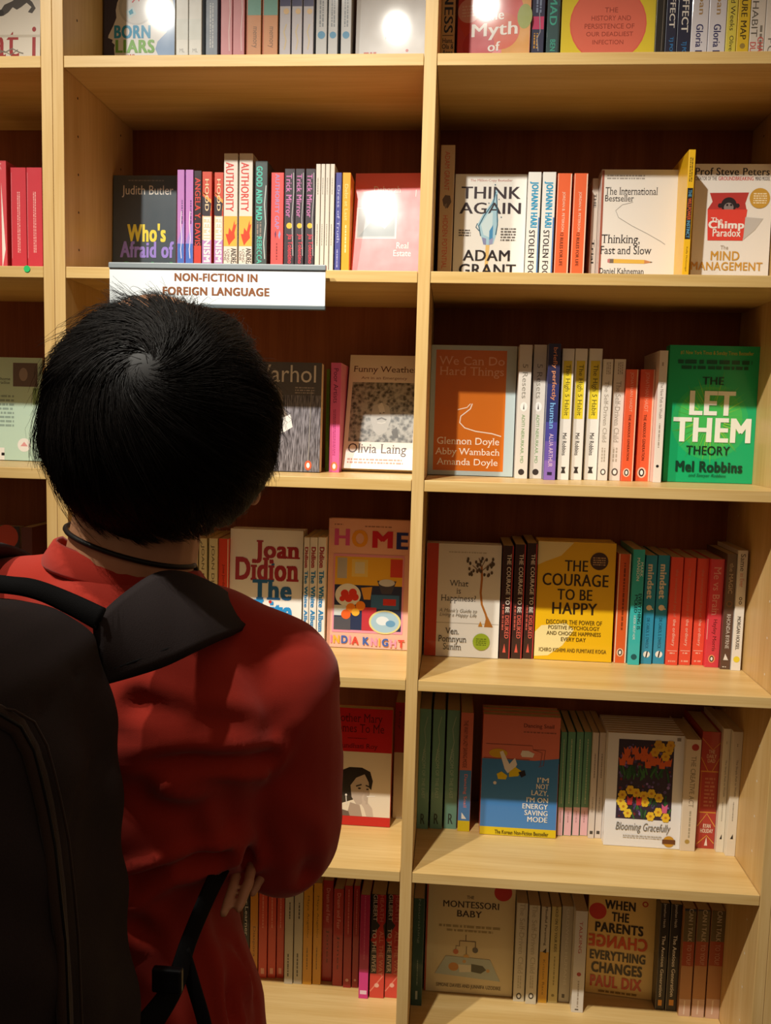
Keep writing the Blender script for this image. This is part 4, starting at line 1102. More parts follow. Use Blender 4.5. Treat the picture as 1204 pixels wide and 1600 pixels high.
for u, v, c in [(0.70, 1168, '#e0b02c'), (0.80, 1172, '#e0b02c'), (0.62, 1176, '#d8a42c'), (0.76, 1182, '#e0b02c'), (0.66, 1164, '#c89a2c'), (0.82, 1164, '#d8a42c'), (0.32, 1236, '#e8bc2c'), (0.70, 1246, '#e8c032'), (0.20, 1254, '#f0cc3c'), (0.52, 1254, '#e8bc2c'), (0.30, 1272, '#f0cc3c'), (0.70, 1268, '#ecc032'), (0.22, 1244, '#e8bc2c'), (0.40, 1240, '#e8bc2c'), (0.50, 1244, '#e8bc2c'), (0.60, 1240, '#e8c032'), (0.24, 1262, '#f0cc3c'), (0.60, 1275, '#ecc032'), (0.80, 1276, '#ecc032')]:
    for q in range(6):
        t = q * math.pi / 3
        fl.append(('D', u + 0.032 * math.cos(t), v + 4.5 * math.sin(t), 0.026, c))
    fl.append(('D', u, v, 0.018, '#c8882a'))
for u, v, c in [(0.32, 1252, '#c03a3c'), (0.44, 1252, '#c8383a'), (0.78, 1262, '#d8608c')]:
    fl.append(('P', [(u - 0.04, v - 7), (u, v - 3), (u + 0.04, v - 7), (u + 0.03, v + 7), (u - 0.03, v + 7)], c))
fl += [('T', 'Blooming Gracefully', 0.15, 1302, 0.87, 1286, '#6a6864', 'i'), ('M', 0.25, 1310, 0.76, 1304, 2, '#c0bcb6'), ('D', 0.855, 1312, 0.075, '#c8932c'), ('R', 0.77, 1316, 0.94, 1309, '#6a3c20'), ('R', 0.9, 1157, 0.95, 1152, '#8a8078')]
r.F(949, 1070, 1148, '#ebe9e8', fl, 'white face-out book with a colourful flower bed picture, front of its stack', bot=1324, lean=2.0, t=0.0125, copies=7, copylabel='white flower picture book', gloss=0.4)
r.S(1072, 1096, 1156, '#dccbb2', [('D', 0.62, 1168, 0.24, '#b04038'), ('T', 'THE CREATIVE ACT', 0.4, 1262, 0.72, 1182, '#8a7c62', 'vs'), ('M', 0.45, 1310, 0.65, 1268, 1, '#a89c84', 'v'), ('D', 0.45, 1316, 0.16, '#b0924a')],
    'beige spine with a red seal right of the flower picture book', bot=1330, hard=True)
r.S(1097.5, 1127, 1144, '#b23c34', [
    ('L', [(0.0, 1154), (0.6, 1172), (1.0, 1160)], 0.04, '#d8923c'), ('L', [(0.0, 1184), (0.42, 1206), (0.62, 1206), (1.0, 1184)], 0.04, '#d8923c'), ('R', 0.04, 1207, 0.97, 1205, '#d8923c'), ('R', 0.06, 1271, 0.97, 1269, '#d8923c'), ('R', 0.06, 1271, 0.09, 1206, '#c9803a'),
    ('T', 'THE\nDAILY\nDAD', 0.3, 1192, 0.82, 1172, '#e0b494', 'b'), ('M', 0.28, 1262, 0.82, 1214, 8, '#c8745a'),
    ('L', [(0.02, 1292), (0.5, 1272), (0.98, 1292)], 0.05, '#e0a04a'), ('T', 'RYAN\nHOLIDAY', 0.2, 1302, 0.88, 1288, '#f4e2cc', 'b'), ('L', [(0.05, 1320), (0.55, 1306), (0.96, 1318)], 0.05, '#e0a04a'), ('P', [(0.45, 1322), (0.55, 1308), (0.62, 1322)], '#f0ded2')],
    'broad brick red spine with gold lines, fifth shelf', bot=1326, hard=True, tilt=0)
for i, (a, b) in enumerate([(1128.5, 1142.5), (1145, 1162)]):
    r.S(a, b, 1139 + 5 * i, '#e6dcc8', [('M', 0.4, 1163 + 4 * i, 0.6, 1158 + 4 * i, 1, '#a09478', 'v'), ('T', 'The Simple Path to Wealth', 0.4, 1246, 0.66, 1188, '#7a705e', 'vs'), ('M', 0.4, 1284, 0.56, 1254, 1, '#9a9080', 'v'), ('P', [(0.36, 1312), (0.66, 1312), (0.62, 1304)], BK)],
        nth(i, 2, 'cream spines at the right end of the fifth shelf'), 'cream spines at the right end', bot=1332 + 6 * i)

# ---- sixth row, left bay
r = Row(6, *LB, 0.175)
HB = 0.215
r.S(380, 390.5, 1378, '#2a2624', [('T', 'Inner', 0.3, 1414, 0.75, 1380, '#cfc8bc', 'vs'), ('T', 'Learner', 0.3, 1462, 0.75, 1416, '#cfc8bc', 'vs')], 'black spine with white lettering beside the shirt, lowest shelf', bot=1524, h=HB)
r.S(391.5, 403.5, 1378, '#c98526', [('T', 'Diaspora', 0.3, 1495, 0.7, 1448, '#6a4418', 'v')], 'mustard spine right of the black spine, lowest shelf', bot=1526, h=HB)
for i, (a, b) in enumerate([(405, 418), (419.5, 432), (433.5, 445)]):
    r.S(a, b, 1378, '#c8452e', [('M', 0.35, 1450, 0.65, 1390, 1, '#d8806a', 'v'), ('R', 0.3, 1522, 0.7, 1513, '#e09a84')], nth(i, 3, 'orange red spines with a small square, lowest shelf'), 'orange red spines with a small square', bot=1528, h=HB)
for i, (a, b) in enumerate([(446, 459), (460.5, 474)]):
    r.S(a, b, 1378, '#b9b09a', [('M', 0.45, 1436, 0.7, 1410, 1, '#4a4438', 'v'), ('M', 0.3, 1526, 0.6, 1490, 1, '#5a5448', 'v')], nth(i, 2, 'grey white spines on the lowest shelf'), 'grey white spines on the lowest shelf', bot=1537, h=HB)
for i, (a, b) in enumerate([(475, 489), (490.5, 503.5)]):
    r.S(a, b, 1378, '#d0952c', [('T', 'Maya Angelou', 0.35, 1465, 0.65, 1400, '#7a5a20', 'v'), ('M', 0.35, 1515, 0.6, 1480, 1, '#8a6828', 'v')], nth(i, 2, 'ochre spines on the lowest shelf'), 'ochre spines on the lowest shelf', bot=1538, h=HB)
r.S(505, 521, 1378, '#a8302c', [('T', 'Dream and Fear', 0.35, 1442, 0.7, 1388, '#d8988a', 'v'), ('T', 'Jones', 0.35, 1505, 0.65, 1452, '#5a1816', 'v')], 'dark red spine with pale script, left of its pair, lowest shelf', 'dark red spines with pale script', bot=1533, h=HB)
r.S(522, 537.5, 1384, '#ac342e', [('T', 'Dream and Fear', 0.35, 1452, 0.7, 1396, '#d8988a', 'v'), ('T', 'Jones', 0.35, 1515, 0.65, 1462, '#5a1816', 'v')], 'dark red spine with pale script, right of its pair, lowest shelf', 'dark red spines with pale script', bot=1540, h=0.205)
for i, (a, b) in enumerate([(539, 551.5), (553, 563)]):
    r.S(a, b, 1378, '#a62c2c', [('M', 0.4, 1460, 0.65, 1390, 1, '#cc7468', 'v'), ('D', 0.5, 1532, 0.2, '#d8a090')], nth(i, 2, 'maroon red spines left of the magenta spine'), 'maroon red spines', bot=1543, h=HB)
r.S(564, 579, 1378, '#b0285a', [('R', 0.0, 1562, 1, 1520, '#d83c8c'), ('M', 0.4, 1500, 0.6, 1400, 1, '#c85a80', 'v'), ('R', 0.15, 1554, 0.85, 1548, '#f0d2e2')], 'magenta spine pulled forward on the lowest shelf', bot=1560, h=HB)
for i, (a, b) in enumerate([(581, 604), (605, 628)]):
    r.S(a, b, 1378, '#2c2626', [('P', [(0.4, 1330), (1, 1330), (1, 1440), (0.75, 1450), (0.4, 1440)], '#a8242a'), ('P', [(0.0, 1470), (0.8, 1440), (1, 1470), (1, 1562), (0.5, 1562), (0.42, 1480)], '#b83028'), ('R', 0, 1562, 1, 1522, '#d8483c'), ('L', [(0.05, 1550), (0.9, 1525)], 0.08, '#ef8a74'),
                              ('T', 'GILBERT', 0.15, 1440, 0.42, 1380, '#cfc0b0', 'v'), ('T', 'TO THE RIVER', 0.12, 1520, 0.40, 1452, '#d2c4b4', 'vb'), ('T', 'HEARTH', 0.6, 1440, 0.85, 1385, '#c87868', 'v'), ('T', 'ALL THE WAY', 0.6, 1525, 0.88, 1455, '#d88a70', 'v'), ('D', 0.5, 1540, 0.16, '#f2b8a4')],
        nth(i, 2, 'black and red marbled spines beside the middle upright'), 'black and red marbled spines', bot=1559, h=HB)

# ---- sixth row, right bay
r = Row(6, *RB, 0.17)
r.S(647, 664, 1385, '#35564c', [('T', 'Nourishing', 0.4, 1475, 0.65, 1395, '#8aa090', 'vs'), ('M', 0.45, 1540, 0.6, 1500, 1, '#8aa090', 'v'), ('R', 0.4, 1562, 0.6, 1549, '#b0c0b0')], 'dark green spine at the left end of the lowest shelf, right bay', bot=1571, h=0.22)
r.F(667, 806, 1384, '#dcc898', [
    ('R', 0.0, 1560, 0.02, 1380, '#b03828'), ('D', 0.86, 1394, 0.10, '#c83c34'),
    ('T', 'THE', 0.455, 1407, 0.535, 1402, '#4a3a2c', 'b'), ('T', 'MONTESSORI', 0.19, 1421, 0.82, 1411, '#4a3a2c', 'b'), ('T', 'BABY', 0.35, 1435, 0.63, 1425, '#4a3a2c', 'b'), ('M', 0.15, 1453, 0.84, 1446, 1, '#a89464'), ('M', 0.24, 1459, 0.76, 1453, 1, '#a89464'),
    ('L', [(0.46, 1472), (0.46, 1462)], 0.008, '#6a5438'), ('L', [(0.39, 1472), (0.57, 1472)], 0.008, '#6a5438'), ('L', [(0.39, 1472), (0.39, 1480), (0.35, 1480), (0.35, 1486)], 0.008, '#6a5438'), ('L', [(0.57, 1472), (0.57, 1482)], 0.008, '#6a5438'), ('L', [(0.47, 1480), (0.47, 1492)], 0.008, '#6a5438'),
    ('D', 0.35, 1489, 0.03, '#c8622c'), ('D', 0.57, 1485, 0.032, '#5a524a'), ('D', 0.47, 1496, 0.03, '#d8a24a'),
    ('P', [(0.12, 1524), (0.24, 1496), (0.74, 1498), (0.86, 1530)], '#b4bcae'), ('D', 0.33, 1512, 0.058, '#c88434', 0.85), ('P', [(0.38, 1508), (0.55, 1508), (0.56, 1518), (0.40, 1520)], '#e0d8bc'), ('P', [(0.53, 1506), (0.66, 1508), (0.70, 1514), (0.64, 1520), (0.53, 1518)], '#4a4a3a'), ('D', 0.45, 1503, 0.02, '#cfa060'), ('D', 0.72, 1515, 0.02, '#cfa060'),
    ('T', 'SIMONE DAVIES AND JUNNIFA UZODIKE', 0.14, 1545, 0.87, 1538, '#6a583c', 'b')],
    'large beige face-out book with a baby lying on a mat, lowest shelf', bot=1553, h=0.235, lean=2.0, t=0.022, yt=1384)
for i, (a, b) in enumerate([(808.5, 826), (828, 845)]):
    r.S(a, b, 1393, '#d6ccb4', [('T', 'The Self-Driven Child', 0.3, 1522, 0.75, 1400, '#b0a488', 'vs'), ('M', 0.3, 1545, 0.7, 1525, 2, '#b8ac92', 'v'), ('D', 0.5, 1557, 0.24, '#4a443c', 1.3), ('D', 0.5, 1557, 0.13, WH, 1.3)], nth(i, 2, 'pale cream spines beside the baby book, lowest shelf'), 'pale cream spines on the lowest shelf', bot=1565 + 4 * i, h=0.205)
r.S(847, 861.5, 1397, '#cfc4ac', [('R', 0.0, 1570, 1, 1488, '#d8a02c'), ('T', 'Mindful Parenting', 0.35, 1478, 0.68, 1402, '#5a4c38', 'vb'), ('P', [(0.3, 1488), (0.7, 1482), (0.7, 1490)], '#2c2420'), ('T', 'Kristen Race', 0.4, 1555, 0.65, 1500, '#8a6418', 'v')], 'cream over mustard spine on the lowest shelf, right bay', bot=1567, h=0.2)
r.S(863, 878, 1400, '#d2bf7e', [('T', 'HOLD ON TO YOUR KIDS', 0.4, 1488, 0.68, 1406, '#5c5030', 'vb'), ('M', 0.4, 1540, 0.65, 1495, 1, '#9a8850', 'v'), ('D', 0.5, 1556, 0.16, '#8a7a48')], 'straw yellow spine with dark lettering, lowest shelf', bot=1567, h=0.2)
r.S(879.5, 897, 1400, '#c2b8a4', [('T', 'GROWING HUMANS', 0.4, 1540, 0.65, 1420, '#d8d0c0', 'v'), ('R', 0.3, 1560, 0.55, 1554, '#5a5248')], 'warm grey spine on the lowest shelf, right bay', bot=1566, h=0.2)
r.S(899, 918.5, 1424, '#ddd6ca', [('T', 'TALKING', 0.35, 1490, 0.62, 1440, '#c0503c', 'v'), ('D', 0.5, 1523, 0.18, '#b03c34'), ('M', 0.4, 1575, 0.62, 1532, 1, '#a89c8c', 'v'), ('M', 0.3, 1580, 0.6, 1576, 1, '#5a5248')], 'white spine pulled forward with a red dot, lowest shelf', bot=1582, d=0.15)
r.F(920, 1024, 1400, '#e2bc6e', [
    ('D', 0.14, 1430, 0.13, '#c83c34'), ('D', 0.84, 1412, 0.045, '#c0442c'), ('D', 0.84, 1412, 0.025, '#e2bc6e'),
    ('T', 'WHEN', 0.24, 1425, 0.70, 1411, '#3a2c1e', 'h'), ('T', 'THE', 0.35, 1443, 0.61, 1429, '#3a2c1e', 'h'), ('T', 'PARENTS', 0.11, 1461, 0.83, 1446, '#3a2c1e', 'h'), ('T', 'CHANGE', 0.02, 1484, 0.90, 1465, '#d0552c', 'hm'), ('T', 'EVERYTHING', 0.05, 1503, 0.88, 1489, '#3a2c1e', 'h'), ('T', 'CHANGES', 0.08, 1523, 0.84, 1507, '#3a2c1e', 'h'), ('T', 'PAUL DIX', 0.07, 1544, 0.84, 1527, '#c84a2c', 'h'), ('M', 0.2, 1553, 0.78, 1547, 1, '#8a6a30')],
    'tan face-out book with dark and orange capitals, one line mirrored, lowest shelf', bot=1557, lean=3.0, t=0.022, twist=-5.0)
for i, (a, b) in enumerate([(1029, 1047.5), (1049, 1067)]):
    r.S(a, b, 1408, '#2c2422', [('R', 0.0, 1582, 0.05, 1400, '#b0a080'), ('T', 'Jonathan Haidt', 0.3, 1450, 0.6, 1412, '#d2c6b6', 'v'), ('T', 'The Anxious Generation', 0.35, 1558, 0.68, 1462, '#e6dccb', 'vb'), ('R', 0.3, 1572, 0.7, 1563, '#d8902c')], nth(i, 2, 'black spines with white lettering and an orange square, lowest shelf'), 'black spines with an orange square', bot=1578 + 2 * i, h=0.22)
for i, (a, b) in enumerate([(1069.5, 1089), (1091, 1111), (1113, 1136)]):
    r.S(a, b, 1410, '#b98252', [('R', 0.0, 1424, 1, 1340, '#2c3040'), ('R', 0.0, 1472, 1, 1424, '#6a5a3a'), ('R', 0.0, 1510, 1, 1472, '#a8482c'), ('R', 0.0, 1594, 1, 1562, '#cfa890'), ('T', 'CAN I TALK', 0.4, 1472, 0.75, 1412, '#c8b89a', 'vb'), ('T', 'TO YOU?', 0.4, 1508, 0.75, 1476, '#c8927a', 'vb'), ('L', [(0.45, 1586), (0.48, 1564)], 0.10, '#e8d0bc')], nth(i, 3, 'navy, red and tan banded spines on the lowest shelf'), 'banded spines at the right end', bot=1588 + 2 * i, h=0.22)

# ------------------------------------------------------------------ hanging sign and sticker
p0, p1 = on_y(171, 404, -0.022), on_y(508.5, 414, -0.022)
q1 = on_y(508.5, 485, -0.022)
sw, shh = p1[0] - p0[0], p1[2] - q1[2]
sign = thing('shelf_sign', ((p0[0] + p1[0]) / 2, -0.022, p1[2] - shh), 'white hanging sign with brown capitals clipped to the shelf edge above the person', 'sign')
m = MB()
m.box((-sw / 2, 0.0, 0.004), (sw / 2, 0.0035, shh - 0.003), ink('#e4ebee', 0.35))
bw = '#8a5636'
prints(m, [('T', 'NON-FICTION IN', 0.305, 0.60, 0.69, 0.78, bw, 'h'), ('T', 'FOREIGN LANGUAGE', 0.25, 0.29, 0.745, 0.475, bw, 'h')], sw, shh)
m.build('panel', sign)
GREYP = ink('#8a9296', 0.3)
GREYD = ink('#5c666a', 0.3)
m = MB()
m.box((-sw / 2 - 0.001, -0.003, shh - 0.0095), (sw / 2 + 0.001, 0.0065, shh), GREYP)
bevel(m.build('top_rail', sign), 0.0015, 3)
m = MB()
m.box((-sw / 2 - 0.001, -0.003, 0.0), (sw / 2 + 0.001, 0.0065, 0.0072), GREYD)
bevel(m.build('bottom_rail', sign), 0.0015, 3)
for sx in (-0.36, 0.36):
    m = MB()
    zb = SH[2] - sign.location.z
    m.box((sx * sw - 0.012, 0.0035, zb - 0.016), (sx * sw + 0.012, 0.0224, zb - 0.003), GREYD)
    m.build('clip', sign)

q = on_y(42, 420, -0.0002)
m = MB()
n = 32
m.add([(0.0056 * math.cos(t), z, 0.0056 * math.sin(t)) for z in (0.0004, 0.0) for t in np.linspace(0, 2 * math.pi, n, endpoint=False)],
      [tuple(range(n)), tuple(range(2 * n - 1, n - 1, -1))] + [(i, n + i, n + (i + 1) % n, (i + 1) % n) for i in range(n)], ink('#27c46a', 0.5))
o = m.build('round_sticker', None, loc=(q[0], -0.0004, q[2]))
tag(o, 'small round green sticker on the shelf edge of the left bookcase', 'sticker')
# ------------------------------------------------------------------ the person


def cloth_mat(name, col, rough=0.85, scale=900, sheen=0.2, bump=0.25, var=0.12, spec=0.15):
    m, nt, b = base_mat(name)
    tc = nt.nodes.new('ShaderNodeTexCoord')
    n = nt.nodes.new('ShaderNodeTexNoise')
    n.inputs['Scale'].default_value = scale
    n.inputs['Detail'].default_value = 2
    nt.links.new(tc.outputs['Object'], n.inputs['Vector'])
    c = lin(col)
    r = nt.nodes.new('ShaderNodeValToRGB')
    r.color_ramp.elements[0].color = tuple(q * (1 - var) for q in c[:3]) + (1,)
    r.color_ramp.elements[1].color = tuple(min(1, q * (1 + var)) for q in c[:3]) + (1,)
    nt.links.new(n.outputs['Fac'], r.inputs[0])
    nt.links.new(r.outputs[0], b.inputs['Base Color'])
    b.inputs['Roughness'].default_value = rough
    b.inputs['Specular IOR Level'].default_value = spec
    b.inputs['Sheen Weight'].default_value = sheen
    bp = nt.nodes.new('ShaderNodeBump')
    bp.inputs['Strength'].default_value = bump
    bp.inputs['Distance'].default_value = 0.0006
    nt.links.new(n.outputs['Fac'], bp.inputs['Height'])
    nt.links.new(bp.outputs['Normal'], b.inputs['Normal'])
    return m


def skin_mat():
    m, nt, b = base_mat('skin')
    tc = nt.nodes.new('ShaderNodeTexCoord')
    n = nt.nodes.new('ShaderNodeTexNoise')
    n.inputs['Scale'].default_value = 60
    n.inputs['Detail'].default_value = 4
    nt.links.new(tc.outputs['Object'], n.inputs['Vector'])
    r = nt.nodes.new('ShaderNodeValToRGB')
    r.color_ramp.elements[0].color = lin('#b9805c')
    r.color_ramp.elements[1].color = lin('#cf9a74')
    nt.links.new(n.outputs['Fac'], r.inputs[0])
    nt.links.new(r.outputs[0], b.inputs['Base Color'])
    b.inputs['Roughness'].default_value = 0.5
    b.inputs['Subsurface Weight'].default_value = 0.15
    b.inputs['Subsurface Radius'].default_value = (0.012, 0.005, 0.003)
    return m


SKIN = skin_mat()
RED = cloth_mat('red_cotton_jersey', '#a62d1f', 0.9, 1400, 0.15, 0.2)
BLACKCLOTH = cloth_mat('black_nylon_weave', '#2e2727', 0.8, 1100, 0.0, 0.35, 0.25, 0.12)
WEBBING = cloth_mat('black_webbing', '#0d0c0d', 0.8, 2000, 0.0, 0.5, 0.3)
GUSSET = cloth_mat('dark_brown_zip_tape', '#33251d', 0.75, 1500, 0.1, 0.4, 0.25)
DENIM = cloth_mat('dark_denim', '#23262e', 0.9, 1200, 0.1, 0.3)
EYEW = ink('#e9e4dc', 0.2)
PUPIL = ink('#1a1210', 0.15)
LIP = ink('#9c5a4e', 0.45)


def merged(mb_, name, mat, voxel, smooth_n, parent=None, fn=None):
    """one continuous skin over overlapping volumes"""
    o = mb_.build(name + '_volumes')
    rm = o.modifiers.new('r', 'REMESH')
    rm.mode = 'VOXEL'
    rm.voxel_size = voxel
    if smooth_n:
        sm = o.modifiers.new('s', 'SMOOTH')
        sm.iterations = smooth_n
        sm.factor = 0.5
    bpy.context.view_layer.update()
    dg = bpy.context.evaluated_depsgraph_get()
    me = bpy.data.meshes.new_from_object(o.evaluated_get(dg))
    old = o.data
    bpy.data.objects.remove(o)
    bpy.data.meshes.remove(old)
    me.name = name
    me.materials.clear()
    me.materials.append(mat)
    n = len(me.vertices)
    co = np.empty(n * 3)
    no = np.empty(n * 3)
    me.vertices.foreach_get('co', co)
    me.vertices.foreach_get('normal', no)
    co, no = co.reshape(-1, 3), no.reshape(-1, 3)
    if fn:
        co = fn(co, no)
        me.vertices.foreach_set('co', co.ravel())
    me.polygons.foreach_set('use_smooth', [True] * len(me.polygons))
    me.polygons.foreach_set('material_index', [0] * len(me.polygons))
    me.update()
    r = bpy.data.objects.new(name, me)
    C.objects.link(r)
    if parent:
        r.parent = parent
    return r


def folds(lines):
    """press creases (negative depth) and ridges along polylines into a surface"""
    def f(co, no):
        d = np.zeros(len(co))
        for pts, wid, dep in lines:
            P = np.array(pts)
            best = np.full(len(co), 9.0)
            for a, b in zip(P[:-1], P[1:]):
                ab = b - a
                t = np.clip(((co - a) @ ab) / (ab @ ab), 0, 1)
                dist = np.linalg.norm(co - (a + t[:, None] * ab), axis=1)
                best = np.minimum(best, dist)
            d += dep * (np.exp(-(best / wid) ** 2) - 0.55 * np.exp(-((best - wid * 2.0) / wid) ** 2))
        ph = np.sin(co[:, 0] * 61 + co[:, 2] * 23) * np.sin(co[:, 2] * 47 - co[:, 0] * 31 + co[:, 1] * 40)
        d += 0.0016 * ph
        return co + no * d[:, None]
    return f


H = np.array([-0.195, -0.705, 1.560])


def body():
    m = MB()
    S = SKIN
    # head, jaw, face
    m.ico((H[0], H[1] + 0.004, H[2] + 0.012), (0.076, 0.096, 0.096), S, 24, 16)
    m.ico((H[0], H[1] + 0.040, H[2] - 0.045), (0.058, 0.058, 0.066), S, 20, 14)
    m.ico((H[0] + 0.002, H[1] + 0.074, H[2] - 0.092), (0.026, 0.022, 0.020), S)
    m.limb([(H[0], H[1] + 0.094, H[2] + 0.012), (H[0], H[1] + 0.104, H[2] - 0.018), (H[0], H[1] + 0.112, H[2] - 0.035)], [0.007, 0.010, 0.013], S)
    m.ico((H[0] - 0.011, H[1] + 0.100, H[2] - 0.036), 0.009, S)
    m.ico((H[0] + 0.011, H[1] + 0.100, H[2] - 0.036), 0.009, S)
    for s in (-1, 1):
        m.limb([(H[0] + s * 0.012, H[1] + 0.092, H[2] + 0.020), (H[0] + s * 0.038, H[1] + 0.086, H[2] + 0.022)], [0.008, 0.007], S)
        m.ico((H[0] + s * 0.040, H[1] + 0.072, H[2] - 0.022), (0.020, 0.018, 0.018), S)
        # ears: rim, bowl, lobe
        EY, EZ = H[1] + 0.032, H[2] - 0.016
        ex = H[0] + s * 0.077
        m.ico((ex, EY + 0.004, EZ - 0.020), (0.010, 0.020, 0.030), S)
        m.limb([(ex + s * 0.006, EY + 0.016, EZ - 0.005), (ex + s * 0.009, EY + 0.002, EZ + 0.012), (ex + s * 0.011, EY - 0.016, EZ + 0.002), (ex + s * 0.008, EY - 0.016, EZ - 0.026), (ex + s * 0.002, EY + 0.002, EZ - 0.050)], 0.006, S)
        m.ico((ex + s * 0.002, EY + 0.008, EZ - 0.052), (0.007, 0.010, 0.012), S)
    m.ico((H[0], H[1] + 0.094, H[2] - 0.060), (0.024, 0.010, 0.007), S)
    m.ico((H[0], H[1] + 0.093, H[2] - 0.070), (0.020, 0.010, 0.007), S)
    # neck, trunk
    m.limb([(-0.226, -0.700, 1.36), (-0.222, -0.700, 1.42), (-0.214, -0.698, 1.47), (-0.203, -0.700, 1.52)], [0.068, 0.059, 0.057, 0.062], S, 20)
    m.limb([(-0.235, -0.70, 0.86), (-0.238, -0.70, 1.00), (-0.24, -0.70, 1.12), (-0.24, -0.70, 1.28), (-0.235, -0.70, 1.35)], [0.088, 0.074, 0.075, 0.088, 0.055], S, 20)
    for s in (-1, 1):
        m.limb([(-0.24 + s * 0.05, -0.70, 0.90), (-0.24 + s * 0.030, -0.70, 1.05), (-0.24 + s * 0.055, -0.70, 1.26)], [0.075, 0.058, 0.070], S, 16)
    m.limb([(-0.205, -0.70, 1.375), (-0.135, -0.695, 1.345), (-0.088, -0.69, 1.325)], [0.036, 0.032, 0.034], S, 14)
    m.limb([(-0.255, -0.70, 1.39), (-0.33, -0.70, 1.365), (-0.39, -0.70, 1.335)], [0.036, 0.034, 0.034], S, 14)
    # right arm, folded across the front
    m.limb([(-0.088, -0.69, 1.325), (-0.080, -0.672, 1.23), (-0.078, -0.652, 1.140)], [0.036, 0.036, 0.034], S, 14)
    m.limb([(-0.078, -0.652, 1.140), (-0.15, -0.570, 1.150), (-0.245, -0.535, 1.175)], [0.034, 0.031, 0.024], S, 14)
    m.ico((-0.285, -0.53, 1.182), (0.045, 0.017, 0.034), S)
    for k in range(4):
        z = 1.212 - 0.0205 * k
        m.limb([(-0.315, -0.528, z), (-0.350, -0.540, z + 0.002), (-0.372, -0.560, z), (-0.380, -0.588 + 0.006 * abs(k - 1), z - 0.003)], [0.0092, 0.0088, 0.0082, 0.0070], S, 8)
    m.limb([(-0.275, -0.535, 1.205), (-0.292, -0.545, 1.235), (-0.312, -0.556, 1.250)], [0.013, 0.0105, 0.0085], S, 8)
    # left arm under it, its hand wrapped round the right side of the ribs
    m.limb([(-0.392, -0.70, 1.335), (-0.402, -0.680, 1.23), (-0.400, -0.655, 1.130)], [0.036, 0.036, 0.034], S, 14)
    m.limb([(-0.400, -0.655, 1.130), (-0.30, -0.565, 1.120), (-0.175, -0.560, 1.155)], [0.034, 0.031, 0.024], S, 14)
    m.limb([(-0.175, -0.560, 1.155), (-0.125, -0.590, 1.172), (-0.098, -0.640, 1.176), (-0.092, -0.672, 1.174)], [0.022, 0.021, 0.020, 0.014], S, 12)
    tips = [(349, 1427, -0.764), (373, 1420, -0.758), (394, 1396, -0.712), (412, 1372, -0.690)]
    for k, (px, py, y) in enumerate(tips):
        e = on_y(px, py, y)
        rt = on_y(372 + 24 * k, 1340 - 4 * k, -0.690 + (0.03 if k > 1 else 0.0))
        md = rt * 0.45 + e * 0.55 + np.array([0.004, -0.006, 0.004])
        m.limb([tuple(rt), tuple(rt * 0.7 + md * 0.3), tuple(md), tuple(md * 0.4 + e * 0.6), tuple(e)], [0.0056, 0.0054, 0.0050, 0.0047, 0.0040], S, 10)
    m.limb([(-0.118, -0.60, 1.185), (-0.112, -0.625, 1.205), (-0.118, -0.655, 1.215)], [0.013, 0.0105, 0.0085], S, 8)
    # legs and feet
    for s, x in ((-1, -0.315), (1, -0.165)):
        m.limb([(x * 0.9 - 0.024, -0.70, 0.90), (x, -0.70, 0.78), (x + s * 0.01, -0.695, 0.50), (x + s * 0.015, -0.71, 0.30), (x + s * 0.015, -0.715, 0.075)], [0.088, 0.085, 0.055, 0.052, 0.036], S, 14)
        m.limb([(x + s * 0.015, -0.735, 0.040), (x + s * 0.018, -0.66, 0.036), (x + s * 0.022, -0.575, 0.026)], [0.034, 0.036, 0.026], S, 12)
    return merged(m, 'person', SKIN, 0.0023, 4)


person = body()
tag(person, 'person seen from behind in a red shirt with short black hair, arms folded', 'person')

m = MB()
for s in (-1, 1):
    m.ico((H[0] + s * 0.031, H[1] + 0.086, H[2] + 0.002), (0.011, 0.009, 0.0065), EYEW)
    m.ico((H[0] + s * 0.031, H[1] + 0.0935, H[2] + 0.002), (0.0045, 0.003, 0.0045), PUPIL)
m.build('eyes', person, True)
m = MB()
m.ico((H[0], H[1] + 0.1005, H[2] - 0.062), (0.021, 0.005, 0.004), LIP)
m.ico((H[0], H[1] + 0.0995, H[2] - 0.069), (0.017, 0.005, 0.0045), LIP)
m.build('lips', person, True)

# red shirt
m = MB()
m.ico((-0.240, -0.705, 1.255), (0.158, 0.108, 0.165), RED, 32, 24)
m.ico((-0.205, -0.735, 1.300), (0.125, 0.080, 0.105), RED, 24, 18)
m.limb([(-0.240, -0.70, 1.20), (-0.240, -0.70, 1.09), (-0.238, -0.70, 1.0), (-0.236, -0.70, 0.86)], [0.10, 0.092, 0.10, 0.108], RED, 24)
for s in (-1, 1):
    m.limb([(-0.24 + s * 0.035, -0.70, 1.22), (-0.24 + s * 0.030, -0.70, 1.09), (-0.238 + s * 0.045, -0.70, 0.99), (-0.236 + s * 0.055, -0.70, 0.86)], [0.092, 0.088, 0.098, 0.106], RED, 24)
m.limb([(-0.215, -0.705, 1.370), (-0.145, -0.698, 1.347), (-0.090, -0.688, 1.318)], [0.056, 0.060, 0.063], RED, 20)
m.limb([(-0.255, -0.705, 1.385), (-0.330, -0.702, 1.370), (-0.392, -0.70, 1.328)], [0.058, 0.060, 0.062], RED, 20)
m.limb([(-0.090, -0.688, 1.312), (-0.086, -0.672, 1.24), (-0.086, -0.655, 1.170), (-0.088, -0.645, 1.148)], [0.062, 0.060, 0.060, 0.057], RED, 20)
m.limb([(-0.088, -0.645, 1.148), (-0.150, -0.580, 1.153), (-0.215, -0.548, 1.165)], [0.056, 0.050, 0.042], RED, 18)
m.ico((-0.226, -0.705, 1.388), (0.088, 0.085, 0.046), RED, 24, 16)
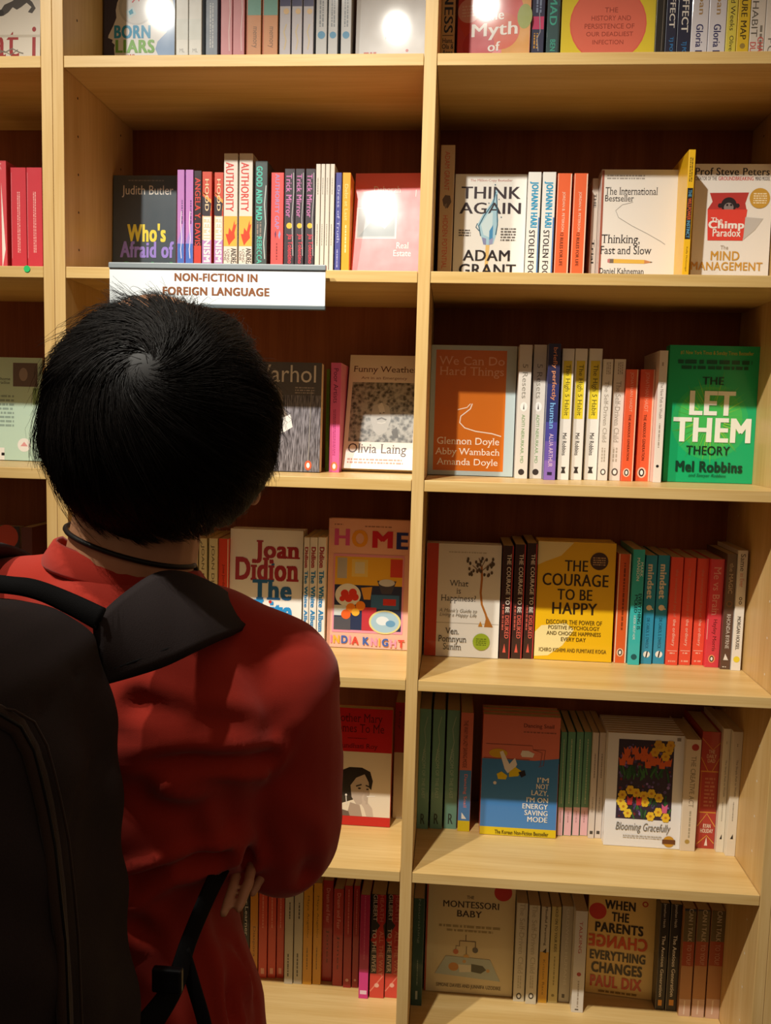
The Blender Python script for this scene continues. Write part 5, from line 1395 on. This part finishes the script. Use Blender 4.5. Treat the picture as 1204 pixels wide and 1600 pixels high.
m.ico((-0.155, -0.715, 1.285), (0.085, 0.080, 0.085), RED, 24, 18)
m.limb([(-0.392, -0.70, 1.328), (-0.402, -0.678, 1.22), (-0.400, -0.655, 1.135)], [0.057, 0.056, 0.056], RED, 18)
m.limb([(-0.400, -0.655, 1.135), (-0.300, -0.572, 1.125), (-0.200, -0.562, 1.146)], [0.055, 0.048, 0.038], RED, 18)


def OY(px, py, y):
    return tuple(on_y(px, py, y))


FOLD = [
    ([OY(200, 1175, -0.80), OY(300, 1190, -0.80), OY(420, 1185, -0.75)], 0.007, -0.0085),
    ([OY(215, 1100, -0.81), OY(300, 1125, -0.81), OY(400, 1135, -0.78)], 0.009, -0.0066),
    ([OY(480, 1060, -0.71), OY(455, 1120, -0.73), OY(415, 1200, -0.74)], 0.005, -0.0038),
    ([OY(350, 1290, -0.74), OY(365, 1310, -0.73), OY(385, 1335, -0.71)], 0.007, -0.0152),
    ([OY(205, 1380, -0.79), OY(270, 1365, -0.79), OY(345, 1345, -0.76)], 0.008, -0.0114),
    ([OY(215, 1450, -0.79), OY(260, 1490, -0.79), OY(250, 1530, -0.79)], 0.008, -0.0076),
    ([OY(330, 1450, -0.76), OY(360, 1510, -0.74), OY(362, 1600, -0.74)], 0.006, -0.0095),
    ([OY(345, 1420, -0.76), OY(375, 1490, -0.72), OY(385, 1600, -0.71)], 0.006, 0.0076),
    ([OY(430, 1230, -0.71), OY(470, 1300, -0.70), OY(480, 1370, -0.69)], 0.009, -0.0057),
    ([OY(510, 1140, -0.66), OY(517, 1148, -0.655), OY(500, 1165, -0.67)], 0.005, 0.0095),
    ([OY(90, 900, -0.79), OY(130, 930, -0.80), OY(180, 935, -0.80)], 0.008, -0.0076),
    ([OY(60, 845, -0.74), OY(75, 880, -0.77), OY(130, 905, -0.79)], 0.004, -0.0038),
    ([OY(260, 1230, -0.80), OY(330, 1260, -0.79), OY(345, 1330, -0.77)], 0.010, 0.0076),
]
shirt = merged(m, 'shirt', RED, 0.0055, 7, person, folds(FOLD))

m = MB()
ring = []
for t in np.linspace(0, 2 * math.pi, 41):
    cx_, cy_ = -0.226 + 0.071 * math.cos(t), -0.690 + 0.068 * math.sin(t)
    z = 1.425 - 0.012 * math.cos(t) * 1.1 - (0.052 * max(0, math.sin(t)) ** 1.3) + 0.004 * max(0, -math.sin(t))
    ring.append((cx_, cy_, z))
up = [(-0.226 + (p[0] + 0.226) * 0.90, -0.690 + (p[1] + 0.690) * 0.90, p[2] + 0.010) for p in ring]
dn = [(-0.226 + (p[0] + 0.226) * 1.10, -0.690 + (p[1] + 0.690) * 1.10, p[2] - 0.012) for p in ring]
m.ribbon(up, dn, 0.004, RED)
m.build('collar', shirt, True)

m = MB()
CORD = ink('#14110f', 0.5)
ring = []
for t in np.linspace(0, 2 * math.pi, 49):
    cx_, cy_ = -0.2195 + 0.0575 * math.cos(t), -0.699 + 0.0605 * math.sin(t)
    z = 1.444 - 0.017 * math.cos(t) - 0.055 * max(0, math.sin(t)) + 0.002 * max(0, -math.sin(t))
    ring.append((cx_, cy_, z))
m.tube(ring, 0.0024, CORD, 8)
m.build('neck_cord', person, True)

# trousers and shoes
m = MB()
m.tube([(-0.238, -0.70, 0.93), (-0.238, -0.70, 0.86), (-0.238, -0.70, 0.80)], [0.085, 0.098, 0.090], DENIM, 20)
for s, x in ((-1, -0.315), (1, -0.165)):
    m.tube([(x * 0.9 - 0.024, -0.70, 0.93), (x * 0.95 - 0.012, -0.70, 0.86), (x, -0.70, 0.76), (x + s * 0.01, -0.697, 0.48), (x + s * 0.014, -0.708, 0.28), (x + s * 0.015, -0.712, 0.075)], [0.080, 0.097, 0.096, 0.070, 0.066, 0.058], DENIM, 20)
merged(m, 'trousers', DENIM, 0.008, 4, person)
SHOE = ink('#26282c', 0.6)
SOLE = ink('#d6d2c8', 0.6)
for s, x in ((-1, -0.315), (1, -0.165)):
    m = MB()
    m.tube([(x + s * 0.015, -0.760, 0.050), (x + s * 0.016, -0.70, 0.058), (x + s * 0.020, -0.62, 0.046), (x + s * 0.024, -0.545, 0.034)], [0.034, 0.046, 0.047, 0.030], SHOE, 16)
    sh = merged(m, 'shoe', SHOE, 0.006, 3, person)
    m = MB()
    n = 24
    out = [(x + s * 0.019 + 0.050 * math.cos(t), -0.65 + 0.142 * math.sin(t)) for t in np.linspace(0, 2 * math.pi, n, endpoint=False)]
    m.add([(a, b, z) for z in (0.0, 0.024) for a, b in out], [tuple(range(n))[::-1], tuple(range(n, 2 * n))] + [(i, (i + 1) % n, n + (i + 1) % n, n + i) for i in range(n)], SOLE)
    m.build('sole', sh)

# hair: a dense cap and many separate locks flowing from the crown whorl


def hair_mat():
    m, nt, b = base_mat('black_hair')
    tc = nt.nodes.new('ShaderNodeTexCoord')
    n = nt.nodes.new('ShaderNodeTexNoise')
    n.inputs['Scale'].default_value = 120
    nt.links.new(tc.outputs['Object'], n.inputs['Vector'])
    r = nt.nodes.new('ShaderNodeValToRGB')
    r.color_ramp.elements[0].color = (0.0045, 0.0038, 0.0036, 1)
    r.color_ramp.elements[1].color = (0.012, 0.0095, 0.008, 1)
    nt.links.new(n.outputs['Fac'], r.inputs[0])
    nt.links.new(r.outputs[0], b.inputs['Base Color'])
    b.inputs['Roughness'].default_value = 0.5
    b.inputs['Specular IOR Level'].default_value = 0.2
    return m


HAIR = hair_mat()
HC = np.array([-0.187, -0.708, 1.554])
HR = np.array([0.096, 0.112, 0.103])
hr = np.random.default_rng(11)
WH_ = (on_y(225, 575, -0.80) - HC)
WH_ = WH_ / np.linalg.norm(WH_ / HR)


def cap_ok(d):
    """directions that carry hair: all but face, ears and below the nape line"""
    x, y, z = d
    if y > 0.10 and z < 0.45:
        return False
    lim = -0.86 if y < -0.25 else -0.86 + (y + 0.25) * 2.2
    return z > lim


m = MB()
seg, rings_ = 40, 28
vs, fs = [], []
for i in range(rings_ + 1):
    th = math.pi * i / rings_
    for k in range(seg):
        ph = 2 * math.pi * k / seg
        d = np.array([math.sin(th) * math.cos(ph), math.sin(th) * math.sin(ph), math.cos(th)])
        sc = 0.985 if cap_ok(d) else 0.72
        vs.append(tuple(HC + HR * d * sc))
for i in range(rings_):
    for k in range(seg):
        k2 = (k + 1) % seg
        fs.append((i * seg + k, (i + 1) * seg + k, (i + 1) * seg + k2, i * seg + k2))
m.add(vs, fs, HAIR)
NS, NP = 15000, 8
roots = []
while len(roots) < NS:
    d = hr.normal(size=3)
    d /= np.linalg.norm(d)
    if cap_ok(d):
        if np.linalg.norm(HR * d - WH_) < 0.010 and hr.random() < 0.75:
            continue
        roots.append(d)
D = np.array(roots)
P = HC + D * HR
length = hr.uniform(0.050, 0.095, NS)
# short hair at the nape, longer on the crown and sides
length *= np.where(D[:, 2] < -0.35, np.clip(1.0 + (D[:, 2] + 0.35) * 1.3, 0.25, 1.0), 1.0)
lift = np.abs(hr.normal(0, 1, NS)) * 0.026 + 0.006
wild = hr.random(NS) < 0.055
wild |= (hr.random(NS) < 0.10) & (D[:, 0] < -0.75)
lift = np.where(wild, lift + hr.uniform(0.05, 0.20, NS), lift) * np.where(D[:, 2] < -0.3, 0.35, 1.0)
clump = np.array([mnoise.noise_vector(Vector(p * 30.0)) for p in P])
paths = [P.copy()]
cur = P.copy()
W0 = HC + WH_
for s in range(1, NP):
    q = (cur - HC) / HR
    q /= np.linalg.norm(q, axis=1)[:, None]
    nrm = q / HR
    nrm /= np.linalg.norm(nrm, axis=1)[:, None]
    away = cur - W0
    dist = np.linalg.norm(away, axis=1)
    away -= nrm * (away * nrm).sum(1)[:, None]
    away /= np.maximum(np.linalg.norm(away, axis=1), 1e-5)[:, None]
    swirl = np.cross(nrm, away)
    k = np.clip(1.1 - dist / 0.10, 0.0, 1.0)[:, None]
    t = away + swirl * (0.35 + 0.9 * k) + clump * 0.75 + np.array([0.0, 0.0, -0.35])
    # fringe side on the right sweeps forward and down
    t = t + np.array([0.05, 0.25, -0.15]) * np.clip(q[:, 0:1], 0, 1)
    t -= nrm * (t * nrm).sum(1)[:, None]
    t /= np.maximum(np.linalg.norm(t, axis=1), 1e-5)[:, None]
    cur = cur + t * (length / (NP - 1))[:, None]
    q = (cur - HC) / HR
    f = s / (NP - 1)
    lump = np.array([mnoise.noise(Vector(x_ * 2.3)) for x_ in q])
    r = 1.0 + 0.030 + 0.075 * lump * np.clip(q[:, 2] + 0.6, 0, 1) * f + lift * (f ** 1.5) * 1.2 + 0.05 * np.clip(q[:, 2], 0, 1) * f
    cur = HC + q / np.linalg.norm(q, axis=1)[:, None] * HR * r[:, None]
    paths.append(cur.copy())
PT = np.stack(paths, 1)                       # NS, NP, 3
# locks: neighbouring hairs lean together towards a leading hair
lead = hr.choice(NS, 620, replace=False)
near = np.empty(NS, int)
for i0 in range(0, NS, 1000):
    dd = ((P[i0:i0 + 1000, None, :] - P[lead][None, :, :]) ** 2).sum(2)
    near[i0:i0 + 1000] = lead[dd.argmin(1)]
fw = (np.linspace(0, 1, NP) ** 1.2)[None, :, None] * hr.uniform(0.35, 0.80, NS)[:, None, None]
PT = PT * (1 - fw) + PT[near] * fw + hr.normal(0, 0.0007, PT.shape) * np.linspace(0, 1, NP)[None, :, None]
thick = hr.uniform(0.00022, 0.00042, NS)
tan = np.gradient(PT, axis=1)
tan /= np.maximum(np.linalg.norm(tan, axis=2), 1e-6)[..., None]
ref = np.array([0.3, 0.5, 0.81])
a = np.cross(tan, ref)
a /= np.maximum(np.linalg.norm(a, axis=2), 1e-6)[..., None]
b = np.cross(tan, a)
taper = np.linspace(1, 0.25, NP)[None, :, None]
V3 = []
for k in range(3):
    g = 2 * math.pi * k / 3
    V3.append(PT + (a * math.cos(g) + b * math.sin(g)) * thick[:, None, None] * taper)
V3 = np.stack(V3, 2).reshape(-1, 3)           # ((strand, point, side))
idx = np.arange(NS * NP * 3).reshape(NS, NP, 3)
quads = []
for k in range(3):
    k2 = (k + 1) % 3
    quads.append(np.stack([idx[:, :-1, k], idx[:, :-1, k2], idx[:, 1:, k2], idx[:, 1:, k]], -1).reshape(-1, 4))
quads = np.concatenate(quads)
cap_o = m.build('hair_cap', None, True)
me = bpy.data.meshes.new('hair')
cv = np.array([v.co[:] for v in cap_o.data.vertices])
cq = np.array([list(p.vertices) for p in cap_o.data.polygons])
allv = np.concatenate([cv, V3])
allq = np.concatenate([cq, quads + len(cv)])
me.vertices.add(len(allv))
me.vertices.foreach_set('co', allv.ravel())
me.loops.add(len(allq) * 4)
me.loops.foreach_set('vertex_index', allq.ravel().astype(np.int32))
me.polygons.add(len(allq))
me.polygons.foreach_set('loop_start', np.arange(0, len(allq) * 4, 4, dtype=np.int32))
me.polygons.foreach_set('loop_total', np.full(len(allq), 4, dtype=np.int32))
me.polygons.foreach_set('use_smooth', [True] * len(allq))
me.materials.append(HAIR)
me.update(calc_edges=True)
bpy.data.objects.remove(cap_o)
ho = bpy.data.objects.new('hair', me)
C.objects.link(ho)
ho.parent = person

# ------------------------------------------------------------------ the backpack
bag = thing('backpack', (-0.29, -0.93, 0.96), 'black backpack hanging on the back of the person in the red shirt', 'backpack')
BO = np.array([-0.29, -0.93, 0.96])


def bp(p):
    return tuple(np.array(p) - BO)


m = MB()
secs = [(0.945, -0.43, -0.17, -1.02, -0.865), (0.955, -0.46, -0.145, -1.05, -0.850), (1.00, -0.475, -0.128, -1.065, -0.842), (1.10, -0.478, -0.138, -1.07, -0.838),
        (1.20, -0.476, -0.150, -1.07, -0.836), (1.28, -0.470, -0.156, -1.065, -0.836), (1.34, -0.460, -0.160, -1.058, -0.838), (1.38, -0.448, -0.168, -1.048, -0.842),
        (1.405, -0.430, -0.172, -1.035, -0.848), (1.422, -0.40, -0.196, -1.01, -0.856), (1.430, -0.37, -0.225, -0.98, -0.87)]
n = 48
vs, fs = [], []
for z, x0, x1, y0, y1 in secs:
    for k in range(n):
        t = 2 * math.pi * k / n
        c, s = math.cos(t), math.sin(t)
        e = 0.5
        vs.append(((x0 + x1) / 2 + (x1 - x0) / 2 * math.copysign(abs(c) ** e, c), (y0 + y1) / 2 + (y1 - y0) / 2 * math.copysign(abs(s) ** e, s), z))
for i in range(len(secs) - 1):
    for k in range(n):
        k2 = (k + 1) % n
        fs.append((i * n + k, i * n + k2, (i + 1) * n + k2, (i + 1) * n + k))
fs.append(tuple(range(n))[::-1])
fs.append(tuple((len(secs) - 1) * n + k for k in range(n)))
m.add([bp(v) for v in vs], fs, BLACKCLOTH)


def bagfolds(co, no):
    w = co + BO
    d = 0.0030 * np.sin(w[:, 0] * 45 + w[:, 2] * 70) * np.sin(w[:, 1] * 60 + w[:, 2] * 28)
    d += 0.0026 * np.sin(w[:, 2] * 38 + w[:, 1] * 55 + 3 * np.sin(w[:, 2] * 17))
    for pts, wid, dep in [([OY(0, 1035, -0.95), OY(60, 1050, -0.95), OY(110, 1055, -0.93)], 0.006, -0.004),
                          ([OY(100, 1010, -0.90), OY(90, 1060, -0.93), OY(60, 1110, -0.98)], 0.006, -0.003),
                          ([OY(170, 1180, -0.90), OY(120, 1250, -0.96), OY(110, 1350, -0.98)], 0.007, -0.003)]:
        P_ = np.array(pts)
        best = np.full(len(w), 9.0)
        for a_, b_ in zip(P_[:-1], P_[1:]):
            ab = b_ - a_
            t = np.clip(((w - a_) @ ab) / (ab @ ab), 0, 1)
            best = np.minimum(best, np.linalg.norm(w - (a_ + t[:, None] * ab), axis=1))
        d += dep * np.exp(-(best / wid) ** 2)
    return co + no * d[:, None]


main = merged(m, 'main_compartment', BLACKCLOTH, 0.006, 5, bag, bagfolds)

# front pocket with its zip tape
m = MB()
secs = [(0.985, -0.42, -0.23, -1.075, -1.03), (1.0, -0.435, -0.21, -1.088, -1.03), (1.08, -0.445, -0.20, -1.096, -1.03), (1.16, -0.444, -0.202, -1.094, -1.03), (1.22, -0.436, -0.21, -1.088, -1.03), (1.245, -0.415, -0.23, -1.078, -1.03), (1.258, -0.38, -0.26, -1.066, -1.03)]
vs, fs = [], []
for z, x0, x1, y0, y1 in secs:
    for k in range(n):
        t = 2 * math.pi * k / n
        c, s = math.cos(t), math.sin(t)
        vs.append(((x0 + x1) / 2 + (x1 - x0) / 2 * math.copysign(abs(c) ** 0.55, c), (y0 + y1) / 2 + (y1 - y0) / 2 * math.copysign(abs(s) ** 0.55, s), z))
for i in range(len(secs) - 1):
    for k in range(n):
        k2 = (k + 1) % n
        fs.append((i * n + k, i * n + k2, (i + 1) * n + k2, (i + 1) * n + k))
fs.append(tuple(range(n))[::-1])
fs.append(tuple((len(secs) - 1) * n + k for k in range(n)))
m.add([bp(v) for v in vs], fs, BLACKCLOTH)
pocket = merged(m, 'front_pocket', BLACKCLOTH, 0.006, 4, bag, lambda co, no: co + no * (0.0018 * np.sin((co + BO)[:, 2] * 80 + (co + BO)[:, 0] * 35))[:, None])
# zip tape that runs round the edge of the main compartment, lying on its surface


def on_bag(px, py):
    d = Vector(ray(px, py)).normalized()
    hit, loc_, nrm_, _i = main.ray_cast(Vector(CAM) - Vector(BO), d)
    return (loc_, nrm_) if hit else None


def zip_line(pts, wid):
    A_, B_, M_ = [], [], []
    for px, py in pts:
        hh_ = on_bag(px, py)
        if hh_ is None:
            continue
        M_.append((hh_[0], hh_[1]))
    for i, (p, nn) in enumerate(M_):
        t = (M_[min(i + 1, len(M_) - 1)][0] - M_[max(i - 1, 0)][0]).normalized()
        side = nn.cross(t).normalized()
        A_.append(p + side * wid / 2 + nn * 0.0012)
        B_.append(p - side * wid / 2 + nn * 0.0012)
    return A_, B_, [p + nn * 0.0036 for p, nn in M_]


zp = [(-190, 1130), (-120, 1112), (-60, 1108), (-5, 1117), (25, 1136), (45, 1172), (58, 1215), (68, 1260), (78, 1320), (86, 1390), (93, 1470), (98, 1560), (102, 1680)]
A_, B_, M_ = zip_line(zp, 0.012)
m = MB()
m.ribbon(A_, B_, 0.0045, GUSSET)
zt_ = m.build('zip_tape', bag, True)
m = MB()
m.tube(M_, 0.0011, ink('#0a0909', 0.35), 6)
m.build('zip_teeth', zt_, True)
A_, B_, M_ = zip_line([(px + 20, py - 6) for px, py in zp], 0.003)
m = MB()
m.tube([p for p in M_], 0.0009, GUSSET, 6)
m.build('piping', bag, True)

# shoulder straps


def strap(inner, outer, th, mat, name, par, sm=True):
    m_ = MB()

    def dense(pts):
        P_ = [np.array(p) for p in pts]
        out = []
        for i in range(len(P_) - 1):
            p0, p1, p2, p3 = P_[max(i - 1, 0)], P_[i], P_[i + 1], P_[min(i + 2, len(P_) - 1)]
            for t in np.linspace(0, 1, 6, endpoint=False):
                out.append(0.5 * ((2 * p1) + (-p0 + p2) * t + (2 * p0 - 5 * p1 + 4 * p2 - p3) * t * t + (-p0 + 3 * p1 - 3 * p2 + p3) * t ** 3))
        out.append(P_[-1])
        return out
    m_.ribbon([bp(p) for p in dense(inner)], [bp(p) for p in dense(outer)], th, mat)
    return m_.build(name, par, sm)


inn = [OY(150, 965, -0.865), OY(195, 925, -0.83), OY(248, 893, -0.79), OY(300, 896, -0.745), OY(345, 922, -0.70), OY(383, 968, -0.66), (-0.115, -0.615, 1.345), (-0.122, -0.590, 1.26), (-0.135, -0.585, 1.17)]
out_ = [OY(158, 1072, -0.865), OY(215, 1056, -0.855), OY(262, 1040, -0.84), OY(312, 1016, -0.815), OY(357, 996, -0.77), OY(399, 985, -0.705), (-0.075, -0.615, 1.325), (-0.072, -0.590, 1.25), (-0.085, -0.590, 1.16)]
ss = strap(inn, out_, 0.011, BLACKCLOTH, 'shoulder_strap', bag)
# stitched edge of the strap
m = MB()
m.tube([bp(np.array(a_) * 0.12 + np.array(b_) * 0.88 + np.array([0, -0.004, 0.004])) for a_, b_ in zip(inn[:6], out_[:6])], 0.0011, WEBBING, 6)
m.build('stitching', ss, True)
inn2 = [(-0.345, -0.865, 1.405), (-0.335, -0.82, 1.436), (-0.330, -0.765, 1.446), (-0.330, -0.70, 1.438), (-0.335, -0.64, 1.405), (-0.340, -0.60, 1.32), (-0.335, -0.590, 1.22), (-0.33, -0.585, 1.15)]
out2 = [(-0.405, -0.865, 1.375), (-0.402, -0.82, 1.405), (-0.400, -0.765, 1.415), (-0.398, -0.70, 1.408), (-0.398, -0.63, 1.375), (-0.395, -0.60, 1.30), (-0.385, -0.590, 1.21), (-0.38, -0.60, 1.14)]
strap(inn2, out2, 0.011, BLACKCLOTH, 'shoulder_strap', bag)

# haul loop
up = [OY(165, 950, -0.865), OY(110, 925, -0.862), OY(55, 905, -0.865), OY(0, 898, -0.87), (-0.300, -0.875, 1.452), (-0.345, -0.872, 1.425)]
dn = [OY(150, 985, -0.868), OY(105, 960, -0.868), OY(55, 937, -0.872), OY(0, 927, -0.877), (-0.300, -0.882, 1.434), (-0.340, -0.878, 1.408)]
strap(up, dn, 0.005, WEBBING, 'haul_loop', bag)
# lower webbing from the arm pit to the bottom of the bag, and its loose end
l1 = [OY(332, 1352, -0.745), OY(312, 1395, -0.785), OY(283, 1465, -0.812), OY(256, 1535, -0.835), OY(205, 1600, -0.86), OY(170, 1650, -0.88)]
l2 = [OY(358, 1362, -0.735), OY(334, 1410, -0.775), OY(305, 1480, -0.805), OY(285, 1550, -0.83), OY(245, 1620, -0.855), OY(210, 1680, -0.875)]
strap(l1, l2, 0.003, WEBBING, 'webbing', bag)
l1 = [OY(276, 1490, -0.815), OY(292, 1545, -0.815), OY(310, 1610, -0.812), OY(318, 1680, -0.808)]
l2 = [OY(296, 1480, -0.812), OY(314, 1540, -0.812), OY(332, 1605, -0.808), OY(342, 1680, -0.804)]
strap(l1, l2, 0.003, WEBBING, 'webbing', bag)
m = MB()
g = bp(OY(262, 1530, -0.842))
m.box((g[0] - 0.012, g[1] - 0.004, g[2] - 0.010), (g[0] + 0.012, g[1] + 0.003, g[2] + 0.010), ink('#121214', 0.35))
bevel(m.build('buckle', bag), 0.002, 3)
